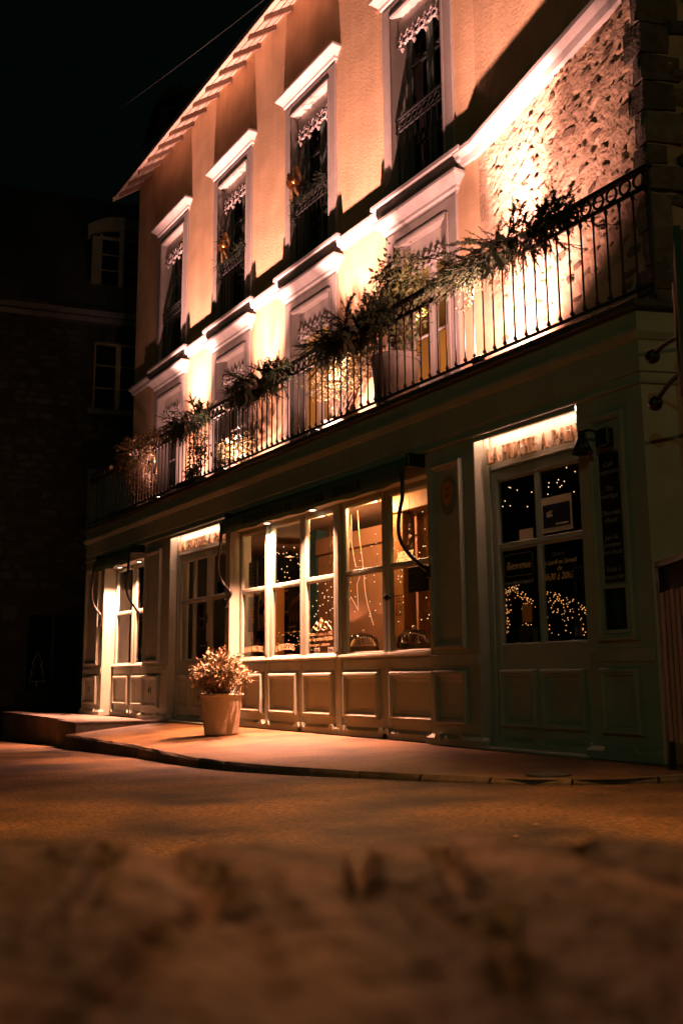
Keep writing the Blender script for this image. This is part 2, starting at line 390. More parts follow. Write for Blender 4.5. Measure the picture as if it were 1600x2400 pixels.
# serif capitals drawn as strokes (unit height)
def _st(x0, y0, x1, y1, w): return ('p', [(x0 - w / 2, y0), (x0 + w / 2, y0), (x1 + w / 2, y1), (x1 - w / 2, y1)])
def _hb(x0, x1, y, t): return ('p', [(x0, y), (x1, y), (x1, y + t), (x0, y + t)])
def _arc(cx, cy, rx, ry, a0, a1, w, t=.06, n=10):
    o = []; i = []
    for k in range(n + 1):
        a = math.radians(a0 + (a1 - a0) * k / n); th = t + (w - t) * abs(math.cos(a))
        o.append((cx + rx * math.cos(a), cy + ry * math.sin(a))); i.append((cx + (rx - th) * math.cos(a), cy + (ry - min(th, .09)) * math.sin(a)))
    return ('s', o, i)
TH, TN, SF = .18, .10, .055
def _sf(x, y, w=.15): return _hb(x - w, x + w, y if y < .5 else y - SF, SF)
GLY = {
 'A': (.74, [_st(.12, 0, .36, 1, .09), _st(.62, 0, .38, 1, TH), _hb(.2, .55, .28, TN), _sf(.11, 0, .11), _sf(.62, 0, .12)]),
 'B': (.62, [_st(.16, 0, .16, 1, TH), _arc(.3, .75, .24, .25, -90, 90, .13), _arc(.3, .26, .28, .26, -90, 90, .14), _sf(.16, 0, .12), _sf(.16, 1, .12)]),
 'C': (.66, [_arc(.36, .5, .31, .52, 50, 310, .16), _st(.56, .72, .56, .98, .05)]),
 'D': (.70, [_st(.16, 0, .16, 1, TH), _arc(.28, .5, .36, .5, -90, 90, .15), _sf(.16, 0, .12), _sf(.16, 1, .12)]),
 'E': (.58, [_st(.16, 0, .16, 1, TH), _hb(.23, .5, 0, TN), _hb(.23, .5, 1 - TN, TN), _hb(.23, .42, .5, TN), _st(.49, 0, .49, .22, .05), _st(.48, .78, .48, 1, .05), _hb(.03, .1, 0, SF), _hb(.03, .1, 1 - SF, SF)]),
 'G': (.70, [_arc(.36, .5, .31, .52, 50, 330, .16), _st(.6, 0, .6, .42, .12), _hb(.45, .68, .42, SF)]),
 'H': (.74, [_st(.16, 0, .16, 1, TH), _st(.58, 0, .58, 1, TH), _hb(.22, .52, .48, TN), _sf(.16, 0, .13), _sf(.58, 0, .13), _sf(.16, 1, .13), _sf(.58, 1, .13)]),
 'I': (.34, [_st(.17, 0, .17, 1, TH), _sf(.17, 0), _sf(.17, 1)]),
 'i': (.34, [_st(.17, 0, .17, .66, TH), _sf(.17, 0), _hb(.03, .15, .66 - SF, SF), ('p', [(.09, .78), (.26, .82), (.25, .98), (.08, .93)])]),
 'L': (.56, [_st(.16, 0, .16, 1, TH), _hb(.23, .5, 0, TN), _st(.49, 0, .49, .24, .05), _sf(.16, 1, .13), _hb(.03, .1, 0, SF)]),
 'M': (.90, [_st(.14, 0, .14, 1, .07), _st(.76, 0, .76, 1, TH), _st(.44, 0, .16, 1, TH), _st(.44, 0, .72, 1, .07), _sf(.14, 0, .1), _sf(.76, 0, .12)]),
 'N': (.76, [_st(.14, 0, .14, 1, .08), _st(.62, 0, .62, 1, .08), _st(.62, 0, .14, 1, TH), _sf(.14, 0, .1), _sf(.62, 1, .11)]),
 'O': (.72, [_arc(.36, .5, .32, .52, 0, 360, .15, n=20)]),
 'P': (.60, [_st(.16, 0, .16, 1, TH), _arc(.28, .72, .28, .28, -90, 90, .14), _sf(.16, 0, .13), _sf(.16, 1, .12)]),
 'R': (.68, [_st(.16, 0, .16, 1, TH), _arc(.28, .74, .26, .26, -90, 90, .14), _st(.58, 0, .32, .5, TH), _sf(.16, 0, .12), _sf(.16, 1, .12)]),
 'S': (.54, [_arc(.27, .74, .22, .27, 20, 270, .13), _arc(.27, .25, .24, .27, -160, 90, .13)]),
 'T': (.64, [_st(.32, 0, .32, 1, TH), _hb(.03, .25, 1 - TN, TN), _hb(.39, .61, 1 - TN, TN), _st(.055, .78, .055, 1, .05), _st(.585, .78, .585, 1, .05), _sf(.32, 0)]),
 'U': (.72, [_st(.14, .3, .14, 1, TH), _st(.58, .3, .58, 1, .09), _arc(.355, .32, .29, .34, 180, 360, .14), _sf(.14, 1, .12), _sf(.58, 1, .1)]),
 'W': (.95, [_st(.28, 0, .1, 1, TH), _st(.28, 0, .46, 1, .07), _st(.66, 0, .48, 1, TH), _st(.66, 0, .84, 1, .07), _sf(.1, 1, .1), _sf(.84, 1, .1)]),
 '-': (.5, [_hb(.12, .38, .4, .08)]), ' ': (.36, []), '4': (.6, [_st(.42, 0, .42, 1, .1), _hb(.05, .55, .25, .07), _st(.08, .28, .4, 1, .06)]), '1': (.4, [_st(.22, 0, .22, 1, .11), _sf(.22, 0)]),
 'Y': (.66, [_st(.33, 0, .33, .5, TH), _st(.33, .45, .1, 1, .12), _st(.33, .45, .56, 1, .07)]),
}
def glyph_mb(mb, ch, x, y, z, h, wk, depth):
    """one solid letter, front face at y-depth"""
    adv, st = GLY[ch]
    for k, s in enumerate(st):
        d = depth + .0006 * k
        if s[0] == 'p': mb.prism([(x + a * h * wk, z + b * h) for a, b in s[1]], y - d, y)
        else:
            o, i = s[1], s[2]
            for q in range(len(o) - 1):
                mb.prism([(x + a * h * wk, z + b * h) for a, b in (o[q], o[q + 1], i[q + 1], i[q])], y - d, y)
    return adv * h * wk
def word_width(s, h): return sum(GLY[c][0] * h for c in s)
def word_mb(s, x0, x1, y, z, h, depth, arch=0.0):
    mb = MB(); k = (x1 - x0) / word_width(s, h); x = x0
    for ch in s:
        u = (x - x0) / (x1 - x0) * 2 - 1
        x += glyph_mb(mb, ch, x, y, z + arch * (1 - u * u), h, k, depth)
    return mb

def bez(a, b, c, d, n=10):
    a, b, c, d = map(Vector, (a, b, c, d)); out = []
    for k in range(n + 1):
        t = k / n; out.append(a * (1 - t) ** 3 + b * 3 * t * (1 - t) ** 2 + c * 3 * t * t * (1 - t) + d * t ** 3)
    return out

def smooth_path(pts, n=5):
    P = [Vector(p) for p in pts]; out = []
    for k in range(len(P) - 1):
        p0 = P[max(k - 1, 0)]; p1 = P[k]; p2 = P[k + 1]; p3 = P[min(k + 2, len(P) - 1)]
        for j in range(n):
            t = j / n
            out.append(.5 * ((2 * p1) + (p2 - p0) * t + (2 * p0 - 5 * p1 + 4 * p2 - p3) * t * t + (3 * p1 - p0 - 3 * p2 + p3) * t ** 3))
    out.append(P[-1]); return out

# ------------------------------------------------------------------ the ground
def road_z(x): return .077 + .03 * x

g = MB()
xs = [-300, -120, -60, -30, -22, -18, -14, -10, -6, -3, 0, 4, 10, 40, 120, 300]
ys = [-300, -100, -40, -20, -10, -6, -3, 0, 4, 20, 100, 300]
def far_z(x): return road_z(max(-30, min(10, x)))
for i in range(len(xs) - 1):
    for j in range(len(ys) - 1):
        g.face([(xs[i], ys[j], far_z(xs[i])), (xs[i + 1], ys[j], far_z(xs[i + 1])), (xs[i + 1], ys[j + 1], far_z(xs[i + 1])), (xs[i], ys[j + 1], far_z(xs[i]))])
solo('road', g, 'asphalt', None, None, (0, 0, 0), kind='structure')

KERB = [(-13.62, -1.50, -.135), (-12.6, -1.56, -.13), (-10.8, -1.64, -.115), (-9.4, -1.82, -.10), (-7.9, -1.96, -.085), (-6.9, -1.87, -.07), (-6.06, -1.68, -.06), (-5.3, -1.47, -.045), (-4.66, -1.24, -.03), (-4.42, -1.06, -.022), (-4.28, -.9, -.018), (-4.1, -.5, -.008), (-3.6, .6, .02), (-2.9, 2.2, .05), (-1.6, 5.5, .10)]
SHOPR = (-4.62, 0.0)
RD = (math.cos(math.radians(68)), math.sin(math.radians(68)))
def along_ret(t): return (SHOPR[0] + RD[0] * t, SHOPR[1] + RD[1] * t)
pv = MB()
inner = [(-13.62, .05), (-12.6, .05), (-10.8, .05), (-9.4, .05), (-7.9, .05), (-6.9, .05), (-6.06, .05), (-5.3, .05), (-4.9, .05), (-4.75, .05), (-4.68, .05), along_ret(.12), along_ret(1.0), along_ret(2.6), along_ret(6.0)]
NR = 5
rows = []
for (kx, ky, kz), (ix, iy) in zip(KERB, inner):
    iz = 0.0 if iy <= .06 else (iy - .05) * .012
    r_ = []
    for j in range(NR + 1):
        t = j / NR * .985
        zz = iz + (kz - iz) * t ** 1.4 - .002
        r_.append(pv.v((ix + (kx - ix) * t, iy + (ky - iy) * t, zz)))
    rows.append(r_)
for A, B in zip(rows, rows[1:]):
    for j in range(NR): pv.F.append([A[j], A[j + 1], B[j + 1], B[j]])
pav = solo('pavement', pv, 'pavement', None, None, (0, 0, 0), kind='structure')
# kerb stones: one piece each
kp = [Vector(p) for p in KERB]
fine = smooth_path(kp, 12)
def resample(path, step):
    out = [path[0].copy()]; acc = 0
    for a, b in zip(path, path[1:]):
        d = (b - a).length; t = 0
        while acc + (d - t) >= step:
            t += step - acc; out.append(a + (b - a) * (t / d)); acc = 0
        acc += d - t
    return out
kpts = resample(fine, .55)
for a, b in zip(kpts, kpts[1:]):
    d = (b - a); L = d.length; dn = d.normalized(); nn = Vector((dn.y, -dn.x, 0)).normalized()
    k = MB()
    a2 = a + dn * .010; b2 = b - dn * .010
    prof = [(-.13, -.25), (-.13, .0), (-.02, .004), (.0, -.02), (.012, -.25)]
    ra = [k.v(a2 + nn * p + Vector((0, 0, z + random.uniform(-.003, .003)))) for p, z in prof]
    rm = [k.v((a2 + b2) / 2 + nn * (p + random.uniform(-.008, .008)) + Vector((0, 0, z + random.uniform(-.006, .004)))) for p, z in prof]
    rb = [k.v(b2 + nn * p + Vector((0, 0, z + random.uniform(-.003, .003)))) for p, z in prof]
    for A, B in ((ra, rm), (rm, rb)):
        for j in range(len(prof) - 1): k.F.append([A[j], B[j], B[j + 1], A[j + 1]])
    k.F.append(ra[::-1]); k.F.append(rb)
    part('kerb_stone', k, 'kerb', pav)
mh = MB(); mh.lathe([(.15, 0), (.15, .012), (.135, .014), (.13, .008), (.001, .008)], (-4.75, -.98, -.024), 24)
solo('drain_cover', mh, 'zinc', 'small round metal drain cover set in the pavement by the kerb corner', 'drain cover', (-4.75, -.98, -.024))

# raised landing in front of the far left shop window
pl = MB()
poly = [(-13.42, -.02), (-13.60, -1.36), (-14.62, -1.30), (-14.66, -1.16), (-19.2, -1.02), (-19.2, .30), (-17.66, .30), (-17.66, -.02)]
pl.slab(poly, -.75, .0)
land = solo('landing', pl, 'platform', None, None, (-13.6, -1.36, -.6), kind='structure')
e = MB(); e.sweep([(-19.2, -1.02), (-14.66, -1.16), (-14.62, -1.30), (-13.60, -1.36), (-13.42, -.02)], [(-.28, .001), (.018, .001), (.022, .012), (.018, .026), (-.28, .026)])
part('nosing', e, 'platform', land)

# ------------------------------------------------------------------ town house
YW = .80
house = thing('town_house', 'ochre plastered town house with white framed windows above the bakery shopfront', 'house', (-12, .8, 0))
WIN = [(-16.42, -15.03), (-13.92, -12.54), (-11.45, -10.07), (-8.94, -7.60)]
XL, XB = -17.61, -7.246
ANG = math.radians(-12.98)
WD = Vector((math.cos(ANG), math.sin(ANG), 0))
WN = Vector((-math.sin(ANG) * -1, -math.cos(ANG), 0)) * 1.0
WN = Vector((WD.y, -WD.x, 0))                     # outward
BEND = Vector((XB, YW, 0))
WLEN = (-4.56 - XB) / math.cos(ANG)
CORNER = BEND + WD * WLEN
ZT = 10.62
INS = .19
# front wall with openings
wl = MB()
xb = [XL]
for a, b in WIN: xb += [a + INS, b - INS]
xb.append(XB)
DZ0, DZ1, WZ0, WZ1 = 3.40, 5.69, 6.36, 8.73
zb = [3.2, DZ0, DZ1, WZ0, WZ1, ZT]
for i in range(len(xb) - 1):
    for j in range(len(zb) - 1):
        if i % 2 == 1 and j in (1, 3): continue
        wl.face([(xb[i], YW, zb[j]), (xb[i + 1], YW, zb[j]), (xb[i + 1], YW, zb[j + 1]), (xb[i], YW, zb[j + 1])])
# plaster strip and upper wall after the bend
def wp(s, z, out=0.0): return BEND + WD * s + Vector((0, 0, z)) + WN * out
for z0, z1, s0, s1 in ((6.2, ZT, 0, WLEN),):
    wl.face([wp(s0, z0), wp(s1, z0), wp(s1, z1), wp(s0, z1)])
# left gable end
wl.face([(XL, YW, 0), (XL, YW, ZT), (XL, 7, ZT), (XL, 7, 0)])
part('plaster_wall', wl, 'plaster', house)

# rubble wall (displaced mortar) on the balcony level of the bent wall
rw = MB()
NS, NZ = 150, 150
grid = []
def rub_h(s, z):
    k = min(1, max(0, (s - .16 - .05 * mnoise.noise((z * 3, 1.5, 0))) / .10))
    f = mnoise.noise((s * 5.5, z * 8, 3.1)); f2 = mnoise.noise((s * 14, z * 20, 7.7)); f3 = mnoise.noise((s * 30, z * 34, 1.2))
    h = .005 * f + .003 * f2 + .002 * f3
    pit = mnoise.noise((s * 7.5, z * 13, 21.0)) + .35 * mnoise.noise((s * 19, z * 25, 5.0))
    if pit > .36: h -= min(.016, (pit - .36) * .11)
    return h * k + .002 * f2 - .014 * k
for i in range(NS + 1):
    c = []
    for j in range(NZ + 1):
        s_ = WLEN * i / NS; z_ = 3.2 + 3.0 * j / NZ
        c.append(rw.v(wp(s_, z_, rub_h(s_, z_))))
    grid.append(c)
for i in range(NS):
    for j in range(NZ): rw.F.append([grid[i][j], grid[i + 1][j], grid[i + 1][j + 1], grid[i][j + 1]])
rub = part('rubble_wall', rw, 'mortar', house, smooth=True, label='rough rubble masonry showing through worn render')

def rock(seed, n=9, flat=.5):
    r = random.Random(seed); m = MB()
    outer = []; mid = []; top = []
    for k in range(n):
        a = 2 * math.pi * (k + r.uniform(-.25, .25)) / n; q = r.uniform(.78, 1.1)
        cx = abs(math.cos(a)) ** .6 * math.copysign(1, math.cos(a)); cz = abs(math.sin(a)) ** .6 * math.copysign(1, math.sin(a))
        outer.append(m.v((cx * q * .5, .5, cz * q * .5)))
        mid.append(m.v((cx * q * .47, -.25 + r.uniform(-.2, .2), cz * q * .47)))
        top.append(m.v((cx * q * .30, -.5 + r.uniform(-.18, .18), cz * q * .30)))
    for k in range(n):
        k2 = (k + 1) % n
        m.F.append([outer[k], outer[k2], mid[k2], mid[k]]); m.F.append([mid[k], mid[k2], top[k2], top[k]])
    m.F.append(top)
    return m
ROCK = [rock(i).mesh('stone', 'rubble_stone') for i in range(9)]
ROCKD = [rock(40 + i).mesh('stone', 'dark_stone') for i in range(6)]
rs = random.Random(5)
placed = []
tries = 0
while len(placed) < 190 and tries < 9000:
    tries += 1
    s_ = rs.uniform(.28, WLEN - .22); z_ = rs.uniform(3.5, 6.12)
    dens = .25 + .75 * min(1, max(0, (s_ - .2) / 1.6))
    if rs.random() > dens: continue
    w_ = rs.choice([.06, .08, .10, .12, .15, .2, .24]) * rs.uniform(.8, 1.15); h_ = w_ * rs.uniform(.32, .62)
    if z_ + h_ / 2 > 6.14: continue
    if any(abs(s_ - a) < (w_ + c) * .5 and abs(z_ - b) < (h_ + d) * .52 for a, b, c, d in placed): continue
    placed.append((s_, z_, w_, h_))
    p = wp(s_, z_, -.024)
    piece('stone', rs.choice(ROCK), rub, p, (rs.uniform(-.12, .12), rs.uniform(-.25, .25), ANG), (w_, rs.uniform(.022, .042), h_))
# quoins up the corner
qd = Vector((RD[0], RD[1], 0)); qn = Vector((RD[1], -RD[0], 0))
z_ = 3.3; k = 0
while z_ < 10.4:
    h_ = rs.uniform(.13, .30); la = rs.uniform(.14, .24) if k % 2 else rs.uniform(.05, .11); lb = rs.uniform(.3, .5) if k % 2 == 0 else rs.uniform(.16, .3)
    q = MB(); o1 = .012 + rs.uniform(0, .012); o2 = .012 + rs.uniform(0, .015)
    a0 = CORNER - WD * la + WN * o1; c0 = CORNER + (WN * o1 + qn * o2) * .9; b0 = CORNER + qd * lb + qn * o2
    pts = [a0 - WN * .1, a0, a0 + WD * .02 + WN * .006, c0 - WD * .03 + WN * .004, c0, c0 + qd * .03 + qn * .004, b0, b0 - qn * .1, CORNER - WD * .08 + qd * .08]
    lo = [q.v(p + Vector((rs.uniform(-.01, .01), rs.uniform(-.01, .01), z_ + .012 + rs.uniform(-.01, .012)))) for p in pts]
    mi = [q.v(p + WN * .008 + qn * .008 + Vector((rs.uniform(-.012, .012), rs.uniform(-.012, .012), z_ + h_ * .5))) for p in pts]
    hi = [q.v(p + Vector((rs.uniform(-.01, .01), rs.uniform(-.01, .01), z_ + h_ - .012 + rs.uniform(-.012, .01)))) for p in pts]
    n = len(pts)
    for A, B in ((lo, mi), (mi, hi)):
        for j in range(n): q.F.append([A[j], A[(j + 1) % n], B[(j + 1) % n], B[j]])
    q.F.append(lo[::-1]); q.F.append(hi)
    part('quoin', q, 'dark_stone', house)
    z_ += h_; k += 1
# side wall round the corner
sw = MB(); NA, NB = 90, 150; gr = []
for i in range(NA + 1):
    c = []
    for j in range(NB + 1):
        t = 7.0 * (i / NA) ** 1.6; z_ = 0 + ZT * j / NB
        h_ = .03 * mnoise.noise((t * 3, z_ * 5, 11)) + .02 * mnoise.noise((t * 8, z_ * 12, 2))
        c.append(sw.v(CORNER + qd * t + qn * (h_ - .01) + Vector((0, 0, z_))))
    gr.append(c)
for i in range(NA):
    for j in range(NB): sw.F.append([gr[i][j], gr[i + 1][j], gr[i + 1][j + 1], gr[i][j + 1]])
side = part('side_wall', sw, 'side_mortar', house, smooth=True)
sr = random.Random(12); pl_ = []
tries = 0
while len(pl_) < 90 and tries < 4000:
    tries += 1
    t = sr.uniform(.2, 1.9); z_ = sr.uniform(3.0, 7.6); w_ = sr.uniform(.14, .42); h_ = w_ * sr.uniform(.3, .55)
    if any(abs(t - a) < (w_ + c) * .55 and abs(z_ - b) < (h_ + d) * .6 for a, b, c, d in pl_): continue
    pl_.append((t, z_, w_, h_))
    piece('stone', sr.choice(ROCKD), side, CORNER + qd * t + Vector((0, 0, z_)) - qn * .01, (sr.uniform(-.1, .1), sr.uniform(-.15, .15), math.radians(68)), (w_, .09, h_))

# string course (cut by the window sills)
SP = [(-.02, 6.13), (.03, 6.13), (.038, 6.16), (.045, 6.19), (.075, 6.225), (.086, 6.24), (.086, 6.28), (-.02, 6.30)]
segs = [[(XL, 1.2), (XL, YW), (WIN[0][0] - .06, YW)]]
for k in range(3): segs.append([(WIN[k][1] + .06, YW), (WIN[k + 1][0] - .06, YW)])
segs.append([(WIN[3][1] + .06, YW), (XB, YW), (CORNER.x, CORNER.y), (CORNER.x + qd.x * 5, CORNER.y + qd.y * 5)])
for k, sgm in enumerate(segs):
    m = MB(); pr = SP if k < 4 else [(p * (1.0 if p < .03 else 1.35), 6.13 + (z - 6.13) * 1.15) for p, z in SP]
    m.sweep(sgm, pr); part('string_course', m, 'white_stone', house)

def scroll(mb, cx, cz, y, s, flip):
    pts = []
    for k in range(15):
        a = k / 14 * 4.4; r = s * (.5 - .085 * a)
        pts.append((cx + flip * (r * math.cos(a) - s * .1), y, cz - r * math.sin(a)))
    mb.tube(pts, [.022 * s / .16 * (1 - .5 * k / 14) for k in range(15)], 5)
def lambrequin(mb, x0, x1, y, zt, z):
    n = 4; w = (x1 - x0) / n
    for k in range(n):
        cx = x0 + w * (k + .5)
        scroll(mb, cx - w * .24, z + .01, y, w * .78, 1); scroll(mb, cx + w * .24, z + .01, y, w * .78, -1)
        mb.lathe([(.004, -.17), (.03, -.12), (.012, -.07), (.034, -.02), (.014, .05), (.024, .09), (.003, .16)], (cx, y, z), 6)
        mb.tube(smooth_path([(cx - w * .5, y, z + .10), (cx - w * .25, y, z + .02), (cx, y, z + .08), (cx + w * .25, y, z + .02), (cx + w * .5, y, z + .10)], 4), .018, 5)

CP = [(0, 0), (.025, .0), (.03, .035), (.05, .05), (.055, .085), (.085, .12), (.13, .16), (.145, .175), (.145, .21), (0, .235)]
def surround(a, b, z0, z1, m):
    m.box(a, a + INS, YW - .035, YW + .004, z0, z1, .004); m.box(b - INS, b, YW - .035, YW + .004, z0, z1, .004)
    m.box(a + INS, b - INS, YW - .033, YW + .004, z1 - INS, z1, .004)
    m.box(a + INS - .05, a + INS - .012, YW - .047, YW - .034, z0, z1 - INS + .03, .004); m.box(b - INS + .012, b - INS + .05, YW - .047, YW - .034, z0, z1 - INS + .03, .004)
    m.box(a + INS - .012, b - INS + .012, YW - .046, YW - .034, z1 - INS + .012, z1 - INS + .05, .004)

def reveal(a, b, z0, z1, m, d=.24):
    m.face([(a, YW, z0), (a, YW + d, z0), (a, YW + d, z1), (a, YW, z1)]); m.face([(b, YW + d, z0), (b, YW, z0), (b, YW, z1), (b, YW + d, z1)])
    m.face([(a, YW, z1), (a, YW + d, z1), (b, YW + d, z1), (b, YW, z1)]); m.face([(a, YW, z0), (b, YW, z0), (b, YW + d, z0), (a, YW + d, z0)])

def casement(parent, a, b, z0, z1, y, nrow, pm, gm, panel=0.0, transom=None, open_=None):
    """two leaves with glazing bars; returns nothing. panel = height of a solid bottom panel"""
    f = MB(); t = .05
    f.box(a, a + t, y, y + .06, z0, z1); f.box(b - t, b, y, y + .06, z0, z1); f.box(a + t, b - t, y, y + .06, z1 - t, z1); f.box(a + t, b - t, y, y + .06, z0, z0 + t)
    part('casing', f, pm, parent)
    mid = (a + b) / 2
    for s, (u, v) in enumerate(((a + t + .004, mid - .002), (mid + .002, b - t - .004))):
        l = MB(); y0 = y - .012; y1 = y + .034; w = .062
        l.box(u, u + w, y0, y1, z0 + t + .004, z1 - t - .004, .006); l.box(v - w, v, y0, y1, z0 + t + .004, z1 - t - .004, .006)
        zz0 = z0 + t + .004; zz1 = z1 - t - .004
        l.box(u + w, v - w, y0 + .002, y1, zz1 - w, zz1, .006); l.box(u + w, v - w, y0 + .002, y1, zz0, zz0 + w * 1.3, .006)
        gz0 = zz0 + w * 1.3 + panel; gz1 = zz1 - w
        if panel: 
            l.box(u + w, v - w, y0 + .002, y1, gz0 - .06, gz0, .006); l.box(u + w, v - w, y + .008, y + .02, zz0 + w * 1.3, gz0 - .06)
            l.mould(u + w + .01, v - w - .01, zz0 + w * 1.3 + .01, gz0 - .07, y + .008, [(0, 0), (.01, .012), (.03, .004), (.06, .003)])
        for k in range(1, nrow):
            zc = gz0 + (gz1 - gz0) * k / nrow
            l.box(u + w, v - w, y0 + .006, y1, zc - .014, zc + .014, .004)
        if s == 0: l.box(v - .012, v + .03, y0 - .014, y0 - .001, zz0, zz1, .004)
        leaf = part('casement_leaf', l, pm, parent)
        for k in range(nrow):
            p = MB(); za = gz0 + (gz1 - gz0) * k / nrow; zc = gz0 + (gz1 - gz0) * (k + 1) / nrow
            p.face([(u + w, y + .012, za), (v - w, y + .012, za), (v - w, y + .012, zc), (u + w, y + .012, zc)])
            part('pane', p, gm, parent)

for k, (a, b) in enumerate(WIN):
    ia, ib = a + INS, b - INS
    # ---- second floor window
    m = MB(); surround(a, b, 6.335, 8.92, m)
    w = part('window', m, 'surround', house)
    m = MB(); m.sweep([(a + .02, YW + .05), (a + .02, YW), (b - .02, YW), (b - .02, YW + .05)], [(p, 8.921 + z) for p, z in CP]); part('cornice', m, 'white_stone', w)
    m = MB(); m.sweep([(a - .05, YW + .2), (a - .05, YW), (b + .05, YW), (b + .05, YW + .2)], [(-.15, 6.17), (.07, 6.17), (.09, 6.19), (.10, 6.27), (.13, 6.285), (.13, 6.33), (-.25, 6.334)]); part('sill', m, 'white_stone', w)
    m = MB(); reveal(ia, ib, WZ0, WZ1, m); part('reveal', m, 'surround', w)
    casement(w, ia, ib, WZ0, WZ1, YW + .2, 4, 'window_paint', 'glass_dark')
    m = MB(); lambrequin(m, ia + .005, ib - .005, YW + .05, WZ1 - .01, WZ1 - .34); part('lambrequin', m, 'lace', w)
    m = MB(); m.box(ia + .002, ib - .002, YW + .075, YW + .095, WZ1 - .24, WZ1 - .002, .004); part('pelmet', m, 'white_paint', w)
    m = MB(); yg = YW + .02
    zt = 7.36
    m.box(ia, ib, yg - .015, yg + .015, zt - .025, zt); m.box(ia, ib, yg - .01, yg + .01, zt - .19, zt - .17); m.box(ia, ib, yg - .01, yg + .01, WZ0 + .1, WZ0 + .12)
    nb = 9
    for q in range(nb):
        x = ia + (ib - ia) * (q + .5) / nb
        m.tube([(x, yg, WZ0 + .01), (x, yg, zt - .18)], .008, 5); m.ring((x, yg, zt - .098), .05, .009)
    part('window_guard', m, 'iron', w)
    # ---- first floor balcony door
    m = MB(); surround(a, b, 3.42, 5.87, m)
    d = part('balcony_door', m, 'surround', house)
    m = MB(); m.sweep([(a + .02, YW + .05), (a + .02, YW), (b - .02, YW), (b - .02, YW + .05)], [(p * 1.05, 5.871 + z) for p, z in CP]); part('cornice', m, 'white_stone', d)
    m = MB(); reveal(ia, ib, DZ0, DZ1, m, .2); part('reveal', m, 'surround', d)
    casement(d, ia, ib, DZ0 + .03, DZ1, YW + .15, 3, 'white_paint', 'glass', panel=.42)
    m = MB(); lambrequin(m, ia + .005, ib - .005, YW + .07, DZ1 - .01, DZ1 - .33); part('lambrequin', m, 'white_stone', d)
    m = MB(); m.box(ia + .002, ib - .002, YW + .095, YW + .11, DZ1 - .34, DZ1 - .002, .004); part('pelmet', m, 'white_paint', d)
    # rod that carries it and curtain behind
# rooms behind the upper floors
rm = MB()
rm.box(XL + .1, -4.9, 3.6, 3.7, 3.3, 6.1); rm.box(-16.9, -14.0, 3.5, 3.59, 3.35, 6.05)
part('room_wall', rm, 'lit_wall', house)
rm = MB(); rm.box(XL + .1, -4.9, YW + .32, 3.8, 6.12, 6.16); rm.box(XL + .1, -4.9, YW + .32, 3.8, 3.22, 3.3); part('room_floor', rm, 'room_floor', house)
rm = MB(); rm.box(XL + .1, -4.9, 2.6, 2.7, 6.2, 10.4); rm.box(XL + .1, -4.9, YW + .3, 2.7, 10.0, 10.05); part('room_wall', rm, 'room_dark', house)
rm = MB(); rm.box(-12.05, -11.95, YW + .32, 3.6, 3.31, 6.1); part('room_wall', rm, 'lit_wall', house)
for k, (x, en) in enumerate(((-10.4, 90.0), (-7.6, 75.0))):
    t = thing('ceiling_lamp', ['small warm ceiling lamp in the room behind the middle balcony door', 'small warm ceiling lamp in the room behind the right balcony door'][k], 'lamp', (x, 2.3, 5.8), 'ceiling lamps in the upstairs room')
    m = MB(); m.lathe([(.16, 0), (.19, -.06), (.1, -.14), (.01, -.16)], (x, 2.3, 5.8), 16); part('shade', m, 'cream', t)
    m = MB(); m.tube([(x, 2.3, 5.8), (x, 2.3, 6.12)], .012, 6); part('stem', m, 'black', t)
    lamp('ceiling_light', 'POINT', (x, 2.3, 5.5), en, (1, .5, .16), t, .12)

# ---- roof: sloping boards on rafter tails
roof_s = (.8 - .32, .37)     # run, rise of the visible slope
RS = .37 / .48
rf = MB()
def rp(x, y, dz=0.0): return (x, y, 10.24 + (y - .32) * RS + dz)
XR2 = -3.0
rf.face([rp(XL - .1, .26, .075), rp(XR2, .26, .075), rp(XR2, 6.0, .075), rp(XL - .1, 6.0, .075)])
rf.face([rp(XL - .1, .26, .045), rp(XR2, .26, .045), rp(XR2, .26, .075), rp(XL - .1, .26, .075)])
rf.face([rp(XL - .1, .26, .045), rp(XL - .1, .26, .075), rp(XL - .1, 6.0, .075), rp(XL - .1, 6.0, .045)])
rf.face([(XL - .1, 6.0, 14.6), (XR2, 6.0, 14.6), (XR2, 11.5, 10), (XL - .1, 11.5, 10)])
roof = part('roof', rf, 'slate', house)
for k in range(4):
    y0 = .27 + k * .155
    x = XL - .06; r_ = random.Random(k)
    while x < -8.5:
        L_ = r_.choice([1.5, 2.0, 2.5]); x1 = min(x + L_, -8.4)
        m = MB(); 
        a, b = y0 + .010, y0 + .142
        m.face([rp(x + .004, a), rp(x1 - .004, a), rp(x1 - .004, b), rp(x + .004, b)]); m.face([rp(x + .004, a, .03), rp(x1 - .004, a, .03), rp(x1 - .004, a), rp(x + .004, a)])
        part('soffit_board', m, 'wood_soffit', roof); x = x1
rx = XL + .12
while rx < -8.4:
    m = MB(); hw = .032
    A = [rp(rx - hw, .34, -.085), rp(rx + hw, .34, -.085), rp(rx + hw, .34, -.002), rp(rx - hw, .34, -.002)]
    B = [rp(rx - hw, .83, -.095), rp(rx + hw, .83, -.095), rp(rx + hw, .83, -.002), rp(rx - hw, .83, -.002)]
    ia_ = [m.v(p) for p in A]; ib_ = [m.v(p) for p in B]
    m.F.append(ia_); m.F.append(ib_[::-1])
    for j in range(4): m.F.append([ia_[j], ib_[j], ib_[(j + 1) % 4], ia_[(j + 1) % 4]])
    part('rafter', m, 'rafter', roof); rx += .515
m = MB(); m.box(XL - .12, XL - .085, .2, .82, 10.12, 10.2); m.X = None
vb = MB(); A = [rp(XL - .10, .26, -.06), rp(XL - .10, .82, -.06), rp(XL - .10, .82, .04), rp(XL - .10, .26, .04)]
